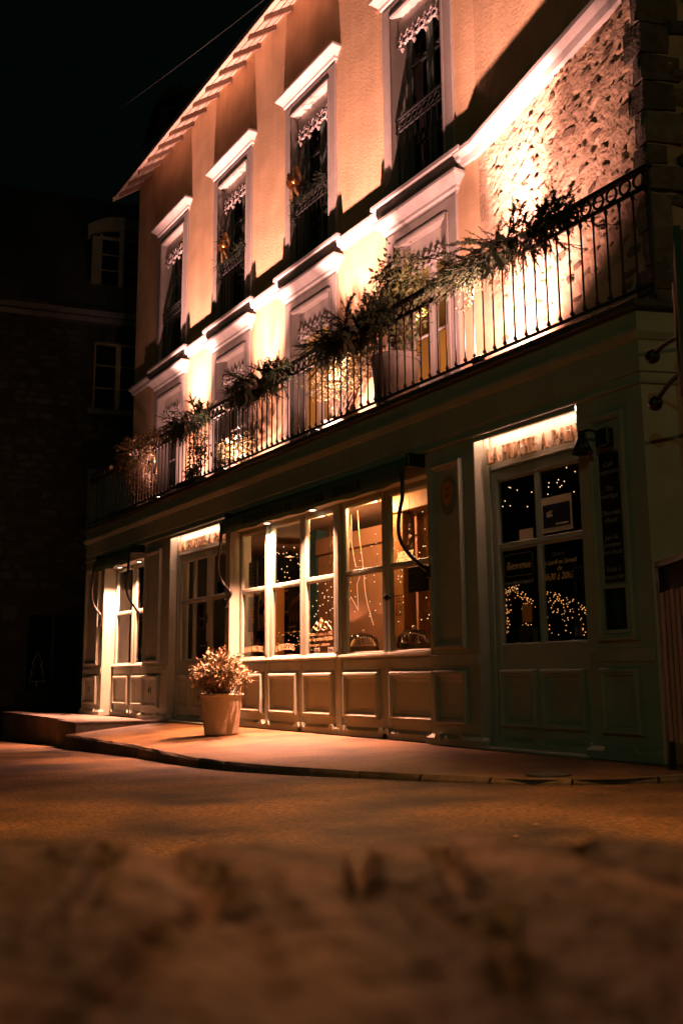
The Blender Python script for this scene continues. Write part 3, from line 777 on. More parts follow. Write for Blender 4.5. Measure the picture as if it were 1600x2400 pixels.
B = [(p[0] + .035, p[1], p[2]) for p in A]
ia_ = [vb.v(p) for p in A]; ib_ = [vb.v(p) for p in B]; vb.F += [ia_, ib_[::-1]] + [[ia_[j], ib_[j], ib_[(j + 1) % 4], ia_[(j + 1) % 4]] for j in range(4)]
part('verge_board', vb, 'wood_soffit', roof)
br = MB(); br.tube([(XL - .3, 1.0, 10.15), (XL + .02, 1.0, 9.85)], .025, 6); part('verge_strut', br, 'zinc', roof)

# ------------------------------------------------------------------ shopfront
shop = thing('shopfront', 'grey green painted wooden bakery shopfront with panelled piers and moulded fascia', 'shopfront', (-11, 0, 0))
SX0 = -17.68
plan = [(SX0, 1.4), (SX0, 0), SHOPR, along_ret(1.6)]
m = MB()
m.sweep(plan, [(-.30, 2.762), (.0, 2.762), (.022, 2.768), (.026, 2.782), (.022, 2.797), (.0, 2.80), (.0, 2.855), (.018, 2.862), (.018, 3.10), (.034, 3.108), (.05, 3.135), (.062, 3.16), (.062, 3.195), (.028, 3.20), (.028, 3.335)], caps=False)
part('fascia', m, 'paint_fascia', shop)
m = MB(); cop = [(-.02, 3.336), (.075, 3.336), (.088, 3.35), (.088, 3.395), (.075, 3.41), (-.9, 3.412)]
m.sweep([(SX0, 1.4), (SX0, 0), SHOPR, along_ret(.35)], cop[:-1] + [(-.02, 3.411)], caps=True)
part('coping', m, 'slate', shop)
m = MB(); m.slab([(SX0 + .01, .01), (SHOPR[0] - .01, .01), (CORNER.x - .03, CORNER.y + .06), (XB, YW + .05), (SX0 + .01, YW + .05)], 3.30, 3.405); part('balcony_floor', m, 'slate', shop)

NICHE = (-16.63, -14.71); DOOR2 = (-13.63, -11.70); WINX = (-11.56, -7.25); DOOR1 = (-6.535, -5.275)
PIERS = [(SX0, NICHE[0]), (NICHE[1], DOOR2[0]), (DOOR2[1], WINX[0]), (WINX[1], DOOR1[0]), (DOOR1[1], SHOPR[0])]
BOL = [(0, 0), (.003, .034), (.012, .050), (.032, .052), (.042, .040), (.055, .036), (.066, .010), (.09, .007), (.105, .003)]
BOLS = [(0, 0), (.004, .012), (.012, .02), (.022, .02), (.03, .012), (.05, .008), (.06, .003)]
def plinth(mb, x0, x1, y, h=.085, d=.045):
    mb.sweep([(x0, y + .05), (x0, y), (x1, y), (x1, y + .05)], [(d * .2, .004), (d, .004), (d, h - .02), (d * .45, h), (0, h + .012)])
def stop(mb, x, y, w=.05, h=.085, d=.06):
    mb.prism([(x - w, h - .03), (x + w, h - .03), (x + w * .5, h + .022), (x - w * .5, h + .022)], y - d, y + .01)
panels = {0: (-17.55, -16.80), 1: (-14.60, -13.93), 3: (-7.165, -6.70), 4: (-5.145, -4.77)}
for k, (a, b) in enumerate(PIERS):
    m = MB(); yb = .32
    if k == 4:
        r1 = along_ret(1.6); m.slab([(a, 0), (b, 0), r1, (r1[0] - .6, r1[1]), (a, yb)], 0.0, 2.761)
    elif k == 0: m.slab([(a, 0), (b, 0), (b, yb), (a + .3, yb), (a + .3, 1.4), (a, 1.4)], 0.0, 2.761)
    else: m.box(a, b, 0, yb, 0, 2.761, .006)
    p = part('pier', m, 'paint', shop)
    if k in panels:
        u, v = panels[k]
        m = MB(); m.mould(u, v, .865, 2.61, 0, BOL); part('panel_moulding', m, 'paint', p)
        m = MB(); m.mould(u, v, .185, .675, 0, BOL); part('panel_moulding', m, 'paint', p)
        m = MB(); m.box(a + .02, b - .02, -.014, .003, .715, .815, .004); part('rail_board', m, 'paint', p)
        m = MB(); plinth(m, a - (.0 if k else 0) + .01, b - .01, 0); stop(m, u + .07, 0); stop(m, v - .07, 0); part('plinth', m, 'paint', p)
# lintel over niche and windows
for a, b, y0 in ((NICHE[0], NICHE[1], .0), (WINX[0], WINX[1], .0)):
    m = MB(); m.box(a + .002, b - .002, .02, .45, 2.56, 2.76, .004); part('lintel', m, 'paint', shop)

def shop_leaf(name, a, b, y, zg0, zg1, zmid, panel, cols=1, sill=True, handle=None, bars=True, top=None, pl=True):
    """panelled leaf: frame mesh with panes, sill, mouldings as sub-parts"""
    f = MB(); w = .066; ztop = top or zg1 + .08
    y0, y1 = y - .03, y + .03
    f.box(a, a + w, y0, y1, .012, ztop, .008); f.box(b - w, b, y0, y1, .012, ztop, .008)
    f.box(a + w, b - w, y0 + .002, y1, zg1, ztop, .006)
    f.box(a + w, b - w, y0 + .002, y1, .012, zg0, .004)
    f.box(a + w, b - w, y0 + .004, y1, zmid - .022, zmid + .022, .012)
    xs_ = [a + w]
    for c in range(1, cols):
        xm = a + w + (b - a - 2 * w) * c / cols
        f.box(xm - .02, xm + .02, y0 + .003, y1, zg0, zmid - .022, .008); f.box(xm - .02, xm + .02, y0 + .003, y1, zmid + .022, zg1, .008)
        xs_ += [xm - .02, xm + .02]
    xs_.append(b - w)
    o = part(name, f, 'paint', shop)
    m = MB()
    for c in range(cols):
        for z0_, z1_ in ((zg0, zmid - .022), (zmid + .022, zg1)):
            u, v = xs_[2 * c], xs_[2 * c + 1]
            p = MB(); p.face([(u, y + .004, z0_), (v, y + .004, z0_), (v, y + .004, z1_), (u, y + .004, z1_)]); part('pane', p, 'glass', o)
            # glazing bead
            m.mould(u - .002, v + .002, z0_ - .002, z1_ + .002, y0 + .016, [(0, .0), (.004, .012), (.014, .002), (.016, -.02)], field=False)
    part('glazing_bead', m, 'paint', o)
    if sill:
        m = MB(); m.sweep([(a + .004, y0 + .03), (a + .004, y0), (b - .004, y0), (b - .004, y0 + .03)], [(0, .815), (.03, .825), (.042, .84), (.036, .858), (.012, .866), (0, .868)]); part('sill', m, 'paint', o)
        m = MB(); m.box(a + .02, b - .02, y0 - .012, y0 + .001, .70, .805, .004); part('rail_board', m, 'paint', o)
    for u, v in panel:
        m = MB(); m.mould(u, v, .185, .672, y0, BOL); part('panel_moulding', m, 'paint', o)
    if pl:
        m = MB(); plinth(m, a + .003, b - .003, y0 - .001)
        stop(m, a + .05, y0); stop(m, b - .05, y0)
        if len(panel) > 1: stop(m, (panel[0][1] + panel[1][0]) / 2, y0)
        part('plinth', m, 'paint', o)
    return o

YN, YS, YD = .24, .175, .155
leaves = [(-11.555, -10.782, -11.43, -10.85), (-10.71, -9.882, -10.665, -9.985), (-9.876, -9.127, -9.825, -9.185), (-9.013, -8.163, -8.955, -8.285), (-8.157, -7.252, -8.09, -7.36)]
WL = []
for k, (a, b, u, v) in enumerate(leaves):
    WL.append(shop_leaf('shop_window', a, b, YS, .875, 2.50, 1.745, [(u, v)], top=2.56))
for x0, x1 in ((-10.78, -10.712), (-9.125, -9.015)):
    m = MB(); m.box(x0, x1, YS - .055, YS + .04, .004, 2.56, .012); m.box(x0 + .02, x1 - .02, YS - .066, YS - .054, .9, 2.55, .004); part('mullion_post', m, 'paint', shop)
WN1 = shop_leaf('shop_window', -16.60, -15.72, YN, .875, 2.50, 1.745, [(-16.52, -15.82)], top=2.56)
WN2 = shop_leaf('shop_window', -15.68, -14.72, YN, .875, 2.50, 1.745, [(-15.62, -14.82)], top=2.56)
m = MB(); m.box(-15.722, -15.678, YN - .05, YN + .03, .004, 2.56, .01); part('mullion_post', m, 'paint', shop)
# doors
D1 = shop_leaf('shop_door', DOOR1[0] + .075, DOOR1[1] - .055, YD, .885, 2.345, 1.742, [(-6.395, -5.965), (-5.905, -5.415)], cols=2, sill=False, top=2.44)
D2a = shop_leaf('shop_door', -13.555, -12.50, YD, .885, 2.345, 1.742, [(-13.48, -13.07), (-13.01, -12.58)], cols=2, sill=False, top=2.44)
D2b = shop_leaf('shop_door', -12.49, -11.76, YD, .885, 2.345, 1.742, [(-12.41, -11.84)], cols=1, sill=False, top=2.44)
for (a, b), dn in ((DOOR1, 'door_frame'), (DOOR2, 'door_frame')):
    m = MB()
    m.box(a + .002, a + .072, YD - .045, YD + .04, 0, 2.76, .006); m.box(b - .052, b - .002, YD - .045, YD + .04, 0, 2.76, .006)
    m.box(a + .072, b - .052, YD - .02, YD + .04, 2.47, 2.76, .003)
    m.sweep([(a + .075, YD - .02), (b - .055, YD - .02)], [(0, 2.443), (.02, 2.447), (.026, 2.46), (.012, 2.472), (0, 2.476)])
    m.box(a + .004, b - .004, -.06, .1, -.004, .02, .006)
    part(dn, m, 'paint', shop)
    m = MB(); m.box(a + .03, b - .03, .040, .062, 2.742, 2.758); part('light_strip', m, 'led', shop)
    m = MB(); m.box(a + .003, b - .003, -.020, -.001, 2.715, 2.7605, .003); part('strip_cover', m, 'paint', shop)
# door pulls
for o, x, za, zc in ((D1, -5.40, 1.47, 1.02), (D2a, -12.58, 1.46, 1.06)):
    m = MB(); m.tube([(x, YD - .13, za + .03), (x, YD - .13, zc - .03)], .016, 10)
    for z_ in (za - .01, zc + .01): m.tube([(x, YD - .13, z_), (x + .055, YD - .03, z_)], .011, 8); m.box(x + .04, x + .07, YD - .04, YD - .029, z_ - .06, z_ + .06, .004)
    part('door_pull', m, 'black', o)
m = MB(); x = -8.115; m.lathe([(.012, 0), (.012, .03), (.03, .04), (.034, .055), (.02, .066), (.001, .068)], (0, 0, 0), 12)
kn = MB(); R = Matrix.Rotation(math.radians(90), 4, 'X')
for v in m.V: kn.V.append(R @ v + Vector((x + .03, YS - .035, 1.42)))
kn.F = m.F; part('window_knob', kn, 'black', WL[4])

# ---- raised sign letters
def raised_sign(label, x0, x1, y, z, h):
    t = thing('shop_sign', label, 'sign', ((x0 + x1) / 2, y, z))
    s = 'LA HUCHE A PAiN'; k = (x1 - x0) / word_width(s, h); x = x0
    for ch in s:
        if ch == ' ': x += GLY[' '][0] * h * k; continue
        m = MB(); x += glyph_mb(m, ch, x, y - .034, z, h, k, .028)
        m.box(x - GLY[ch][0] * h * k * .55, x - GLY[ch][0] * h * k * .45, y - .036, y + .002, z + h * .45, z + h * .55)
        part('letter', m, 'letter', t)
    return t
raised_sign('raised cream letters over the right hand door beside the black wall lamp', -6.455, -5.335, YD - .02, 2.505, .135)
raised_sign('raised cream letters over the double door behind the flower pot, part hidden by the awning', -13.50, -11.78, YD - .02, 2.505, .135)

# ---- glass lettering
def letter_part(win, mb, m): part('lettering', mb, m, win)
gy = YS - .004
letter_part(WL[0], word_mb('BOULANGERIE', -11.44, -10.93, gy, .94, .068, .001, .018), 'gold_print')
letter_part(WL[1], word_mb('PATISSERIE', -10.585, -10.12, gy, .935, .072, .001, .022), 'gold_print')
letter_part(WL[2], text_mb('Maison fondée en 1982', .062, -9.785, gy, 1.095, maxw=.52), 'gold_print')
letter_part(WL[2], text_mb('par Guy et Irène ORJUBIN', .062, -9.785, gy, 1.035, maxw=.52), 'gold_print')
letter_part(WL[2], text_mb('boulangers - pâtissiers', .045, -9.76, gy, .975, shear=.3, maxw=.44), 'gold_print')
o_ = MB()
for s_ in (-1, 1):
    pts = []
    for k in range(16):
        a = k / 15 * 5.0; r = .055 * (1 - .14 * a); pts.append((-9.505 + s_ * (.10 + r * math.cos(a)), gy, 1.20 + r * math.sin(a)))
    o_.tube(pts, .006, 4)
    o_.tube([( -9.505 + s_ * x, gy, z) for x, z in ((.02, 1.17), (.06, 1.15), (.12, 1.165), (.17, 1.20), (.20, 1.185), (.22, 1.15))], .006, 4)
    o_.tube([(-9.505 + s_ * x, gy, z) for x, z in ((.0, 1.17), (.02, 1.21), (.035, 1.25), (.02, 1.275))], .008, 4)
o_.tube([(-9.505, gy, 1.16), (-9.505, gy, 1.30)], .007, 4)
part('ornament', o_, 'gold_print', WL[2])
for x in (-9.60, -9.30):
    b_ = MB(); b_.box(x - .06, x + .06, gy - .001, gy, .885, .955); part('sticker', b_, 'paper', WL[2])
    letter_part(WL[2], text_mb('Chèques\nrestaurant', .02, x - .05, gy - .002, .93, maxw=.1), 'dark_print')
letter_part(WL[3], word_mb('TRAITEUR', -8.80, -8.36, gy, .955, .085, .001, .01), 'dark_print')
letter_part(WL[4], word_mb('SANDWICH', -8.06, -7.52, gy, .935, .085, .001, .02), 'dark_print')
ig = MB(); cx, cz = -7.985, 1.285
ig.mould(cx - .045, cx + .045, cz - .05, cz + .05, gy, [(0, .0), (0, .002), (.008, .002), (.008, 0)], field=False); ig.ring((cx, gy, cz), .02, .003); ig.sphere((cx + .026, gy, cz + .03), .005, 6, 4)
part('sticker', ig, 'dark_print', WL[4])
letter_part(WL[4], text_mb('Retrouvez nous\nsur nos\nréseaux', .03, cx, gy, 1.43, align='CENTER', maxw=.17), 'dark_print')
dy = YD - .004
letter_part(D1, text_mb('Bienvenue', .098, -6.325, dy, 1.535, shear=.25, maxw=.30), 'gold_print')
fr = MB(); c_ = .025; x0, x1, z0, z1 = -6.352, -5.995, 1.475, 1.668
fr.tube([(x0 + c_, dy, z0), (x1 - c_, dy, z0), (x1, dy, z0 + c_), (x1, dy, z1 - c_), (x1 - c_, dy, z1), (x0 + c_, dy, z1), (x0, dy, z1 - c_), (x0, dy, z0 + c_), (x0 + c_, dy, z0)], .0025, 4)
part('border', fr, 'dim_print', D1)
letter_part(D1, text_mb('www.lahucheapain.fr', .05, -6.35, dy, 1.405, maxw=.36), 'dim_print')
letter_part(D1, text_mb('Ouvert', .05, -5.70, dy, 1.60, align='CENTER', shear=.35), 'dim_print')
letter_part(D1, text_mb('du Lundi au Samedi', .06, -5.69, dy, 1.53, align='CENTER', shear=.35, maxw=.39), 'gold_print')
letter_part(D1, text_mb('de', .06, -5.69, dy, 1.475, align='CENTER', shear=.35), 'gold_print')
letter_part(D1, text_mb('6h30 à 20h30', .085, -5.69, dy, 1.40, align='CENTER', shear=.35, maxw=.37), 'gold_print')
def card(parent, name, x0, x1, z0, z1, y, m, th=.002):
    c = MB(); c.box(x0, x1, y - th, y, z0, z1); return part(name, c, m, parent)
card(D1, 'notice', -5.865, -5.515, 1.80, 2.10, YD - .004, 'paper'); card(D1, 'notice', -5.845, -5.535, 1.84, 2.035, YD - .0065, 'paper_blue')
cm = MB(); cm.box(-5.80, -5.735, YD - .0105, YD - .0088, 1.93, 1.955); cm.X = None; cm.prism([(-5.80, 1.955), (-5.74, 1.965), (-5.735, 1.985), (-5.80, 1.972)], YD - .0105, YD - .0088); cm.box(-5.70, -5.56, YD - .0105, YD - .0088, 1.855, 1.87); part('notice', cm, 'white_print', D1)
card(D1, 'notice', -6.145, -5.975, 1.765, 1.87, YD - .004, 'paper')
card(D1, 'notice', -6.15, -6.03, 1.07, 1.22, YD - .004, 'poster_orange')
st = MB(); st.lathe([(.075, 0), (.075, .002)], (0, 0, 0), 20)
s2 = MB(); s2.V = [R @ v + Vector((-6.15, YD + .010, .975)) for v in st.V]; s2.F = st.F; part('sticker', s2, 'dim_print', D1)
card(D1, 'sticker', -6.34, -6.25, .90, 1.03, YD + .012, 'room_teal'); card(D1, 'sticker', -6.055, -5.985, .90, 1.02, YD + .012, 'dim_print'); card(D1, 'sticker', -5.56, -5.485, .93, 1.02, YD + .012, 'paper')
letter_part(D1, text_mb('Petit\nFuté', .03, -6.15, YD + .007, .985, align='CENTER'), 'dark_print')
card(D2a, 'notice', -12.97, -12.74, 1.35, 1.68, YD + .012, 'poster_orange'); card(D2b, 'notice', -12.30, -12.1, 1.75, 1.95, YD + .012, 'poster_dark')
# house number on the panel of the second pier
hn = MB(); x = -14.40
for ch in '41': x += glyph_mb(hn, ch, x, -.004, .40, .09, 1.3, .006) + .02
PA = [o for o in shop.children if o.name.startswith('pier')]
part('house_number', hn, 'black', PA[1])
hn = MB(); x = -17.33
for ch in '11': x += glyph_mb(hn, ch, x, -.004, .40, .09, 1.3, .006) + .02
part('hook_plate', hn, 'black', PA[0])

# ---- plaque on the third pier
pq = thing('award_plaque', 'ochre shield shaped plaque on the pier left of the right hand door', 'plaque', (-6.915, -.004, 2.1))
def oval(cx, cz, a, b, n=22, pear=0): return [(cx + a * math.cos(t) * (1 + pear * math.sin(t)), cz + b * math.sin(t)) for t in [2 * math.pi * k / n for k in range(n)]]
m = MB(); m.prism(oval(-6.915, 2.29, .115, .19), -.010, -.0035); part('backplate', m, 'pot_grey', pq)
m = MB(); m.prism(oval(-6.915, 2.31, .075, .115, pear=.28), -.016, -.0105); part('shield', m, 'poster_orange', pq)
part('lettering', text_mb('Label\nde\nqualité', .032, -6.915, -.0168, 2.34, align='CENTER'), 'dark_print', pq, kind='stuff')
# ---- menu chalkboard and display case on the fourth pier
cb = thing('menu_chalkboard', 'tall narrow chalkboard with handwritten drinks on the right hand pier', 'chalkboard', (-4.955, -.004, 1.3))
m = MB(); m.box(-5.045, -4.865, -.03, -.0045, 1.31, 2.30, .004); part('board', m, 'chalkboard', cb)
zz = 2.19
for blk in (('Café', 'nespresso'), ('Thé', 'mariage'), ('Chocolat', 'chaud'), ('Jus de', 'pomme', 'bio local'), ('Soda à', 'emporter')):
    for ln in blk:
        part('chalk_line', text_mb(ln, .052, -4.955, -.0312, zz, align='CENTER', shear=.3), 'dim_print', cb); zz -= .056
    zz -= .075
dc = thing('display_case', 'small glazed menu case below the tall chalkboard', 'display case', (-4.955, -.004, .92))
m = MB(); m.mould(-5.09, -4.82, .925, 1.285, -.004, [(0, 0), (0, .035), (.025, .035), (.028, .02)], field=False); part('frame', m, 'paint', dc)
m = MB(); m.box(-5.065, -4.845, -.010, -.0045, .95, 1.26); part('backing', m, 'room_dark', dc)
m = MB(); m.box(-5.0, -4.91, -.0125, -.0105, .98, 1.22); part('card', m, 'room_teal', dc)
m = MB(); m.face([(-5.065, -.022, .95), (-4.845, -.022, .95), (-4.845, -.022, 1.26), (-5.065, -.022, 1.26)]); part('pane', m, 'glass', dc)
# ---- wall lamp by the right door
wlmp = thing('wall_lamp', 'black swan neck wall lamp with cone shade right of the right hand door', 'lamp', (-4.97, -.03, 2.4))
m = MB(); m.box(-5.00, -4.87, -.11, -.037, 2.335, 2.475, .008); part('mounting_box', m, 'black', wlmp)
m = MB(); m.tube(smooth_path([(-4.95, -.10, 2.44), (-4.99, -.15, 2.465), (-5.03, -.17, 2.47), (-5.075, -.17, 2.46)], 4), .011, 8); part('arm', m, 'black', wlmp)
m = MB(); m.lathe([(.03, .085), (.034, .03), (.05, .0), (.085, -.085), (.08, -.085), (.045, -.0), (.02, .03)], (-5.075, -.17, 2.385), 18); part('shade', m, 'black', wlmp, smooth=True)

# ---- downlights in the soffits
def downlight(x, y, z, lit, energy, lab, cone=115):
    t = thing('downlight', lab, 'downlight', (x, y, z), 'downlights under the shop lintels')
    m = MB(); m.lathe([(.058, .012), (.058, -.006), (.046, -.012), (.044, -.004), (.044, .012)], (x, y, z), 20, cap=False); part('ring', m, 'white_paint', t)
    m = MB(); m.lathe([(.043, .0), (.03, -.008), (.001, -.010)], (x, y, z), 18); part('lens', m, 'lampdisc' if lit else 'black', t)
    if lit:
        lamp('downlight_beam', 'SPOT', (x, y, z - .016), energy, (1, .37, .225), t, .03, (x + .02, y - .10, 0), math.radians(cone), .85)
downlight(-10.60, .045, 2.548, True, DOWN * 4.6, 'lit downlight over the left end of the long window')
downlight(-9.48, .045, 2.548, True, DOWN * 2.7, 'lit downlight over the middle of the long window, hidden behind the awning')
downlight(-8.13, .045, 2.548, False, 0, 'unlit downlight over the right end of the long window')
downlight(-16.18, .115, 2.548, True, DOWN * 3.0, 'lit downlight at the left end of the far left window')
downlight(-15.25, .115, 2.548, True, DOWN * 2.6, 'lit downlight at the right end of the far left window')

# ---- awnings
def awning(lab, x0, x1, arms, text):
    t = thing('awning', lab, 'awning', ((x0 + x1) / 2, 0, 2.5))
    m = MB(); m.tube([(x0 + .04, -.13, 2.69), (x1 - .04, -.13, 2.69)], .05, 12); part('rolled_cloth', m, 'cloth', t, smooth=True)
    m = MB(); m.box(x0 + .0, x0 + .05, -.19, .02, 2.62, 2.758, .01); m.box(x1 - .05, x1, -.19, .02, 2.62, 2.758, .01); m.box(x0 + .05, x1 - .05, -.21, -.185, 2.635, 2.665, .004); part('bracket_bar', m, 'black', t)
    # valance: slightly wavy hanging strip
    n = 60; v = MB(); F_ = []; Bk = []
    for k in range(n + 1):
        u = k / n; x = x0 + .01 + (x1 - x0 - .02) * u
        wv = .010 * math.sin(u * 37) + .008 * math.sin(u * 15 + 1); hz = 2.468 + .008 * math.sin(u * 21 + .5) + .006 * math.sin(u * 47)
        F_.append([v.v((x, -.222 + .2 * wv, 2.665)), v.v((x, -.228 + wv * .6, 2.56)), v.v((x, -.226 + wv, hz))])
        Bk.append([v.v((x, -.219 + .2 * wv, 2.665)), v.v((x, -.225 + wv * .6, 2.56)), v.v((x, -.223 + wv, hz))])
    for k in range(n):
        for A in (F_, Bk):
            for j in range(2): v.F.append([A[k][j], A[k + 1][j], A[k + 1][j + 1], A[k][j + 1]])
        v.F.append([F_[k][2], F_[k + 1][2], Bk[k + 1][2], Bk[k][2]])
    val = part('valance', v, 'cloth', t, smooth=True)
    for sx, xe in arms:
        # S shaped arm from the front bar down to the pier
        p = smooth_path([(sx, -.20, 2.64), (sx + .10 * (1 if xe > sx - 9 else 1), -.24, 2.50), (sx + .13, -.26, 2.33), (sx + .05, -.25, 2.13), (sx - .02, -.20, 1.96), (sx + .0, -.14, 1.83), (sx + .08, -.08, 1.71), (xe, -.03, 1.60)], 6)
        m = MB(); m.tube(p, .019, 8); part('arm', m, 'black', t, smooth=True)
        m = MB(); m.box(xe - .03, xe + .03, -.05, -.004, 1.54, 1.66, .005); part('arm_bracket', m, 'black', t)
    if text:
        s = 'ARTISAN BOULANGER - PATISSIER - TRAITEUR'
        part('lettering', word_mb(s, x0 + .62, x1 - .75, -.2385, 2.515, .10, .001), 'cloth_text', t)
    return t
awning('long dark green rolled awning with lettered valance over the main window', -11.36, -7.28, ((-11.44, -11.62), (-7.42, -7.20)), True)
awning('short dark green rolled awning over the far left window', -16.56, -14.74, ((-16.60, -16.70), (-14.86, -14.66)), False)

# ------------------------------------------------------------------ shop interior
room = thing('shop_interior', 'warmly lit bakery interior seen through the long window', 'interior', (-11, 2, 0))
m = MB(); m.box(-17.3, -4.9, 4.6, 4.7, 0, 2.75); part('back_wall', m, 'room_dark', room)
m = MB(); m.box(-17.3, -4.9, .33, 4.6, 2.66, 2.70); part('ceiling', m, 'room_ceiling', room)
m = MB(); m.box(-17.3, -4.9, .33, 4.6, -.05, .01); part('floor', m, 'room_floor', room)
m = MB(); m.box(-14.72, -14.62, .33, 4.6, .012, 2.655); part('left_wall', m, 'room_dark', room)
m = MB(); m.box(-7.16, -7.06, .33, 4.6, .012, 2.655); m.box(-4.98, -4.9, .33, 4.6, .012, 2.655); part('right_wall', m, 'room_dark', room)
m = MB(); m.box(-11.35, -8.75, 1.25, 1.33, .012, 2.28); part('partition', m, 'room_brown', room)
m = MB(); m.box(-11.35, -8.6, 1.20, 1.36, 2.281, 2.50, .006); part('beam', m, 'room_brown', room)
m = MB(); m.box(-11.62, -11.40, 1.25, 1.40, .012, 2.655); part('panel', m, 'room_teal', room)
m = MB(); m.box(-12.9, -12.0, 2.6, 2.7, 1.9, 2.6); part('panel', m, 'room_teal', room)
m = MB(); m.box(-14.6, -11.7, 2.2, 2.32, 1.72, 1.95); part('beam', m, 'room_brown', room)
op = thing('oak_post', 'rough oak post standing inside the right end of the long window', 'post', (-8.52, .62, .01))
m = MB(); m.box(-8.62, -8.40, .55, .72, .012, 2.40, .012); part('shaft', m, 'oak', op)
m = MB(); m.box(-8.70, -7.5, .53, .75, 2.405, 2.62, .01); part('head_beam', m, 'oak', op)
m = MB(); m.box(-8.40 + .002, -7.3, .74, .78, .012, 2.40); part('side_board', m, 'oak', op)
ledge = MB(); ledge.box(-11.4, -7.25, .225, .60, .80, .85, .006)
solo('display_ledge', ledge, 'oak', 'oak display ledge running behind the long window', 'ledge', (-9.4, .4, .8))
lg = MB()
# shelf rack with bottles
rk = thing('shelf_rack', 'dark shelf rack with bottles seen deep inside the shop', 'shelf', (-13.0, 1.9, .01))
m = MB()
for x in (-13.9, -12.2): m.box(x - .02, x + .02, 1.75, 2.1, .012, 2.0)
part('uprights', m, 'room_dark', rk)
for z_ in (.55, .95, 1.30, 1.62, 1.95):
    m = MB(); m.box(-13.88, -12.22, 1.76, 2.09, z_, z_ + .025); part('shelf', m, 'oak', rk)
bm = MB(); bm.lathe([(.001, 0), (.035, .0), (.037, .02), (.037, .16), (.015, .2), (.013, .26), (.016, .265), (.001, .267)], (0, 0, 0), 10)
bme = bm.mesh('bottle', 'bottle', smooth=True)
br_ = random.Random(3); idx = 0
for z_ in (.575, .975, 1.325, 1.645):
    x = -13.8
    while x < -12.3:
        if br_.random() < .8:
            o = bpy.data.objects.new('bottle', bme); COL.objects.link(o); o.location = (x, 1.86 + br_.uniform(0, .1), z_); sc = br_.uniform(.8, 1.1); o.scale = (1, 1, sc)
            BASE[o] = Vector(o.location)
            tag(o, 'small bottle in the rows on the dark shelf rack deep inside the shop', 'bottle', 'bottles on the shelf rack')
        x += br_.uniform(.1, .2)
sh = thing('display_shelves', 'oak display shelves with boxes seen behind the second and third panes', 'shelf', (-11.9, .75, .01))
for z_ in (.95, 1.28, 1.60):
    m = MB(); m.box(-12.5, -11.66, .62, .86, z_, z_ + .02); part('shelf', m, 'oak', sh)
for x in (-12.5, -11.68):
    m = MB(); m.box(x, x + .03, .60, .88, .012, 1.9); part('upright', m, 'oak', sh)
gx = random.Random(44)
for z_ in (.972, 1.302, 1.622):
    x = -12.42
    while x < -11.8:
        w_ = gx.uniform(.07, .13); h_ = gx.uniform(.08, .22)
        m = MB(); m.box(x, x + w_, .66, .76, z_, z_ + h_, .006)
        part('box', m, gx.choice(['paper', 'poster_orange', 'cream', 'poster_grey', 'room_teal']), sh); x += w_ + gx.uniform(.01, .05)
# interior lamps (pendant) that light the display
for k, (x, y, z, en, lab) in enumerate(((-8.72, .36, 2.58, 95, 'pendant lamp behind the right end of the long window'), (-9.85, .36, 2.58, 62, 'pendant lamp behind the middle of the long window'), (-12.6, 1.5, 2.45, 14, 'pendant lamp in front of the bottle shelves'))):
    t = thing('pendant_lamp', lab, 'lamp', (x, y, z), 'pendant lamps in the shop')
    m = MB(); m.lathe([(.02, .06), (.05, .03), (.08, -.03), (.075, -.03), (.045, .02), (.015, .04)], (x, y, z), 14); part('shade', m, 'black', t)
    m = MB(); m.tube([(x, y, z + .05), (x, y, 2.66)], .004, 5); part('cord', m, 'black', t)
    lamp('pendant_light', 'POINT', (x, y, z - .06), en, (1, .43, .17), t, .04)
# cake domes
for cx, lab in ((-9.06, 'glass cake dome with cream cake behind the third pane from the right... window'), (-8.20, 'glass cake dome')):
    pass
def cake(cx, cy, lab):
    t = thing('cake_dome', lab, 'cake dome', (cx, cy, .851), 'cake domes on the display ledge')
    m = MB(); m.lathe([(.06, 0), (.065, .008), (.02, .02), (.02, .045), (.19, .05), (.2, .06), (.001, .061)], (cx, cy, .851), 24); part('stand', m, 'white_paint', t, smooth=True)
    m = MB(); m.lathe([(.15, .062), (.155, .09), (.15, .105), (.001, .106)], (cx, cy, .851), 20); part('cake', m, 'cream', t)
    m = MB(); m.lathe([(.18, .062), (.18, .12), (.16, .19), (.11, .235), (.03, .255), (.001, .257)], (cx, cy, .851), 28, cap=False); part('dome', m, 'dome', t, smooth=True)
    m = MB(); m.sphere((cx, cy, .851 + .275), .02, 10, 6); part('knob', m, 'bauble', t)
cake(-9.03, .43, 'glass dome over a cream cake on the ledge behind the fourth pane')
cake(-8.08, .43, 'glass dome over a cream cake on the ledge behind the rightmost pane')
# little goods on the ledge
gr_ = random.Random(8)
for k in range(5):
    x = -11.1 + k * .42 + gr_.uniform(-.06, .06)
    m = MB(); m.lathe([(.05, 0), (.06, .02), (.05, .05), (.02, .07), (.001, .072)], (x, .40, .851), 12)
    solo('loaf', m, 'cake', 'small round brown loaf in the row on the display ledge', 'bread', (x, .40, .851), 'loaves on the display ledge', smooth=True)
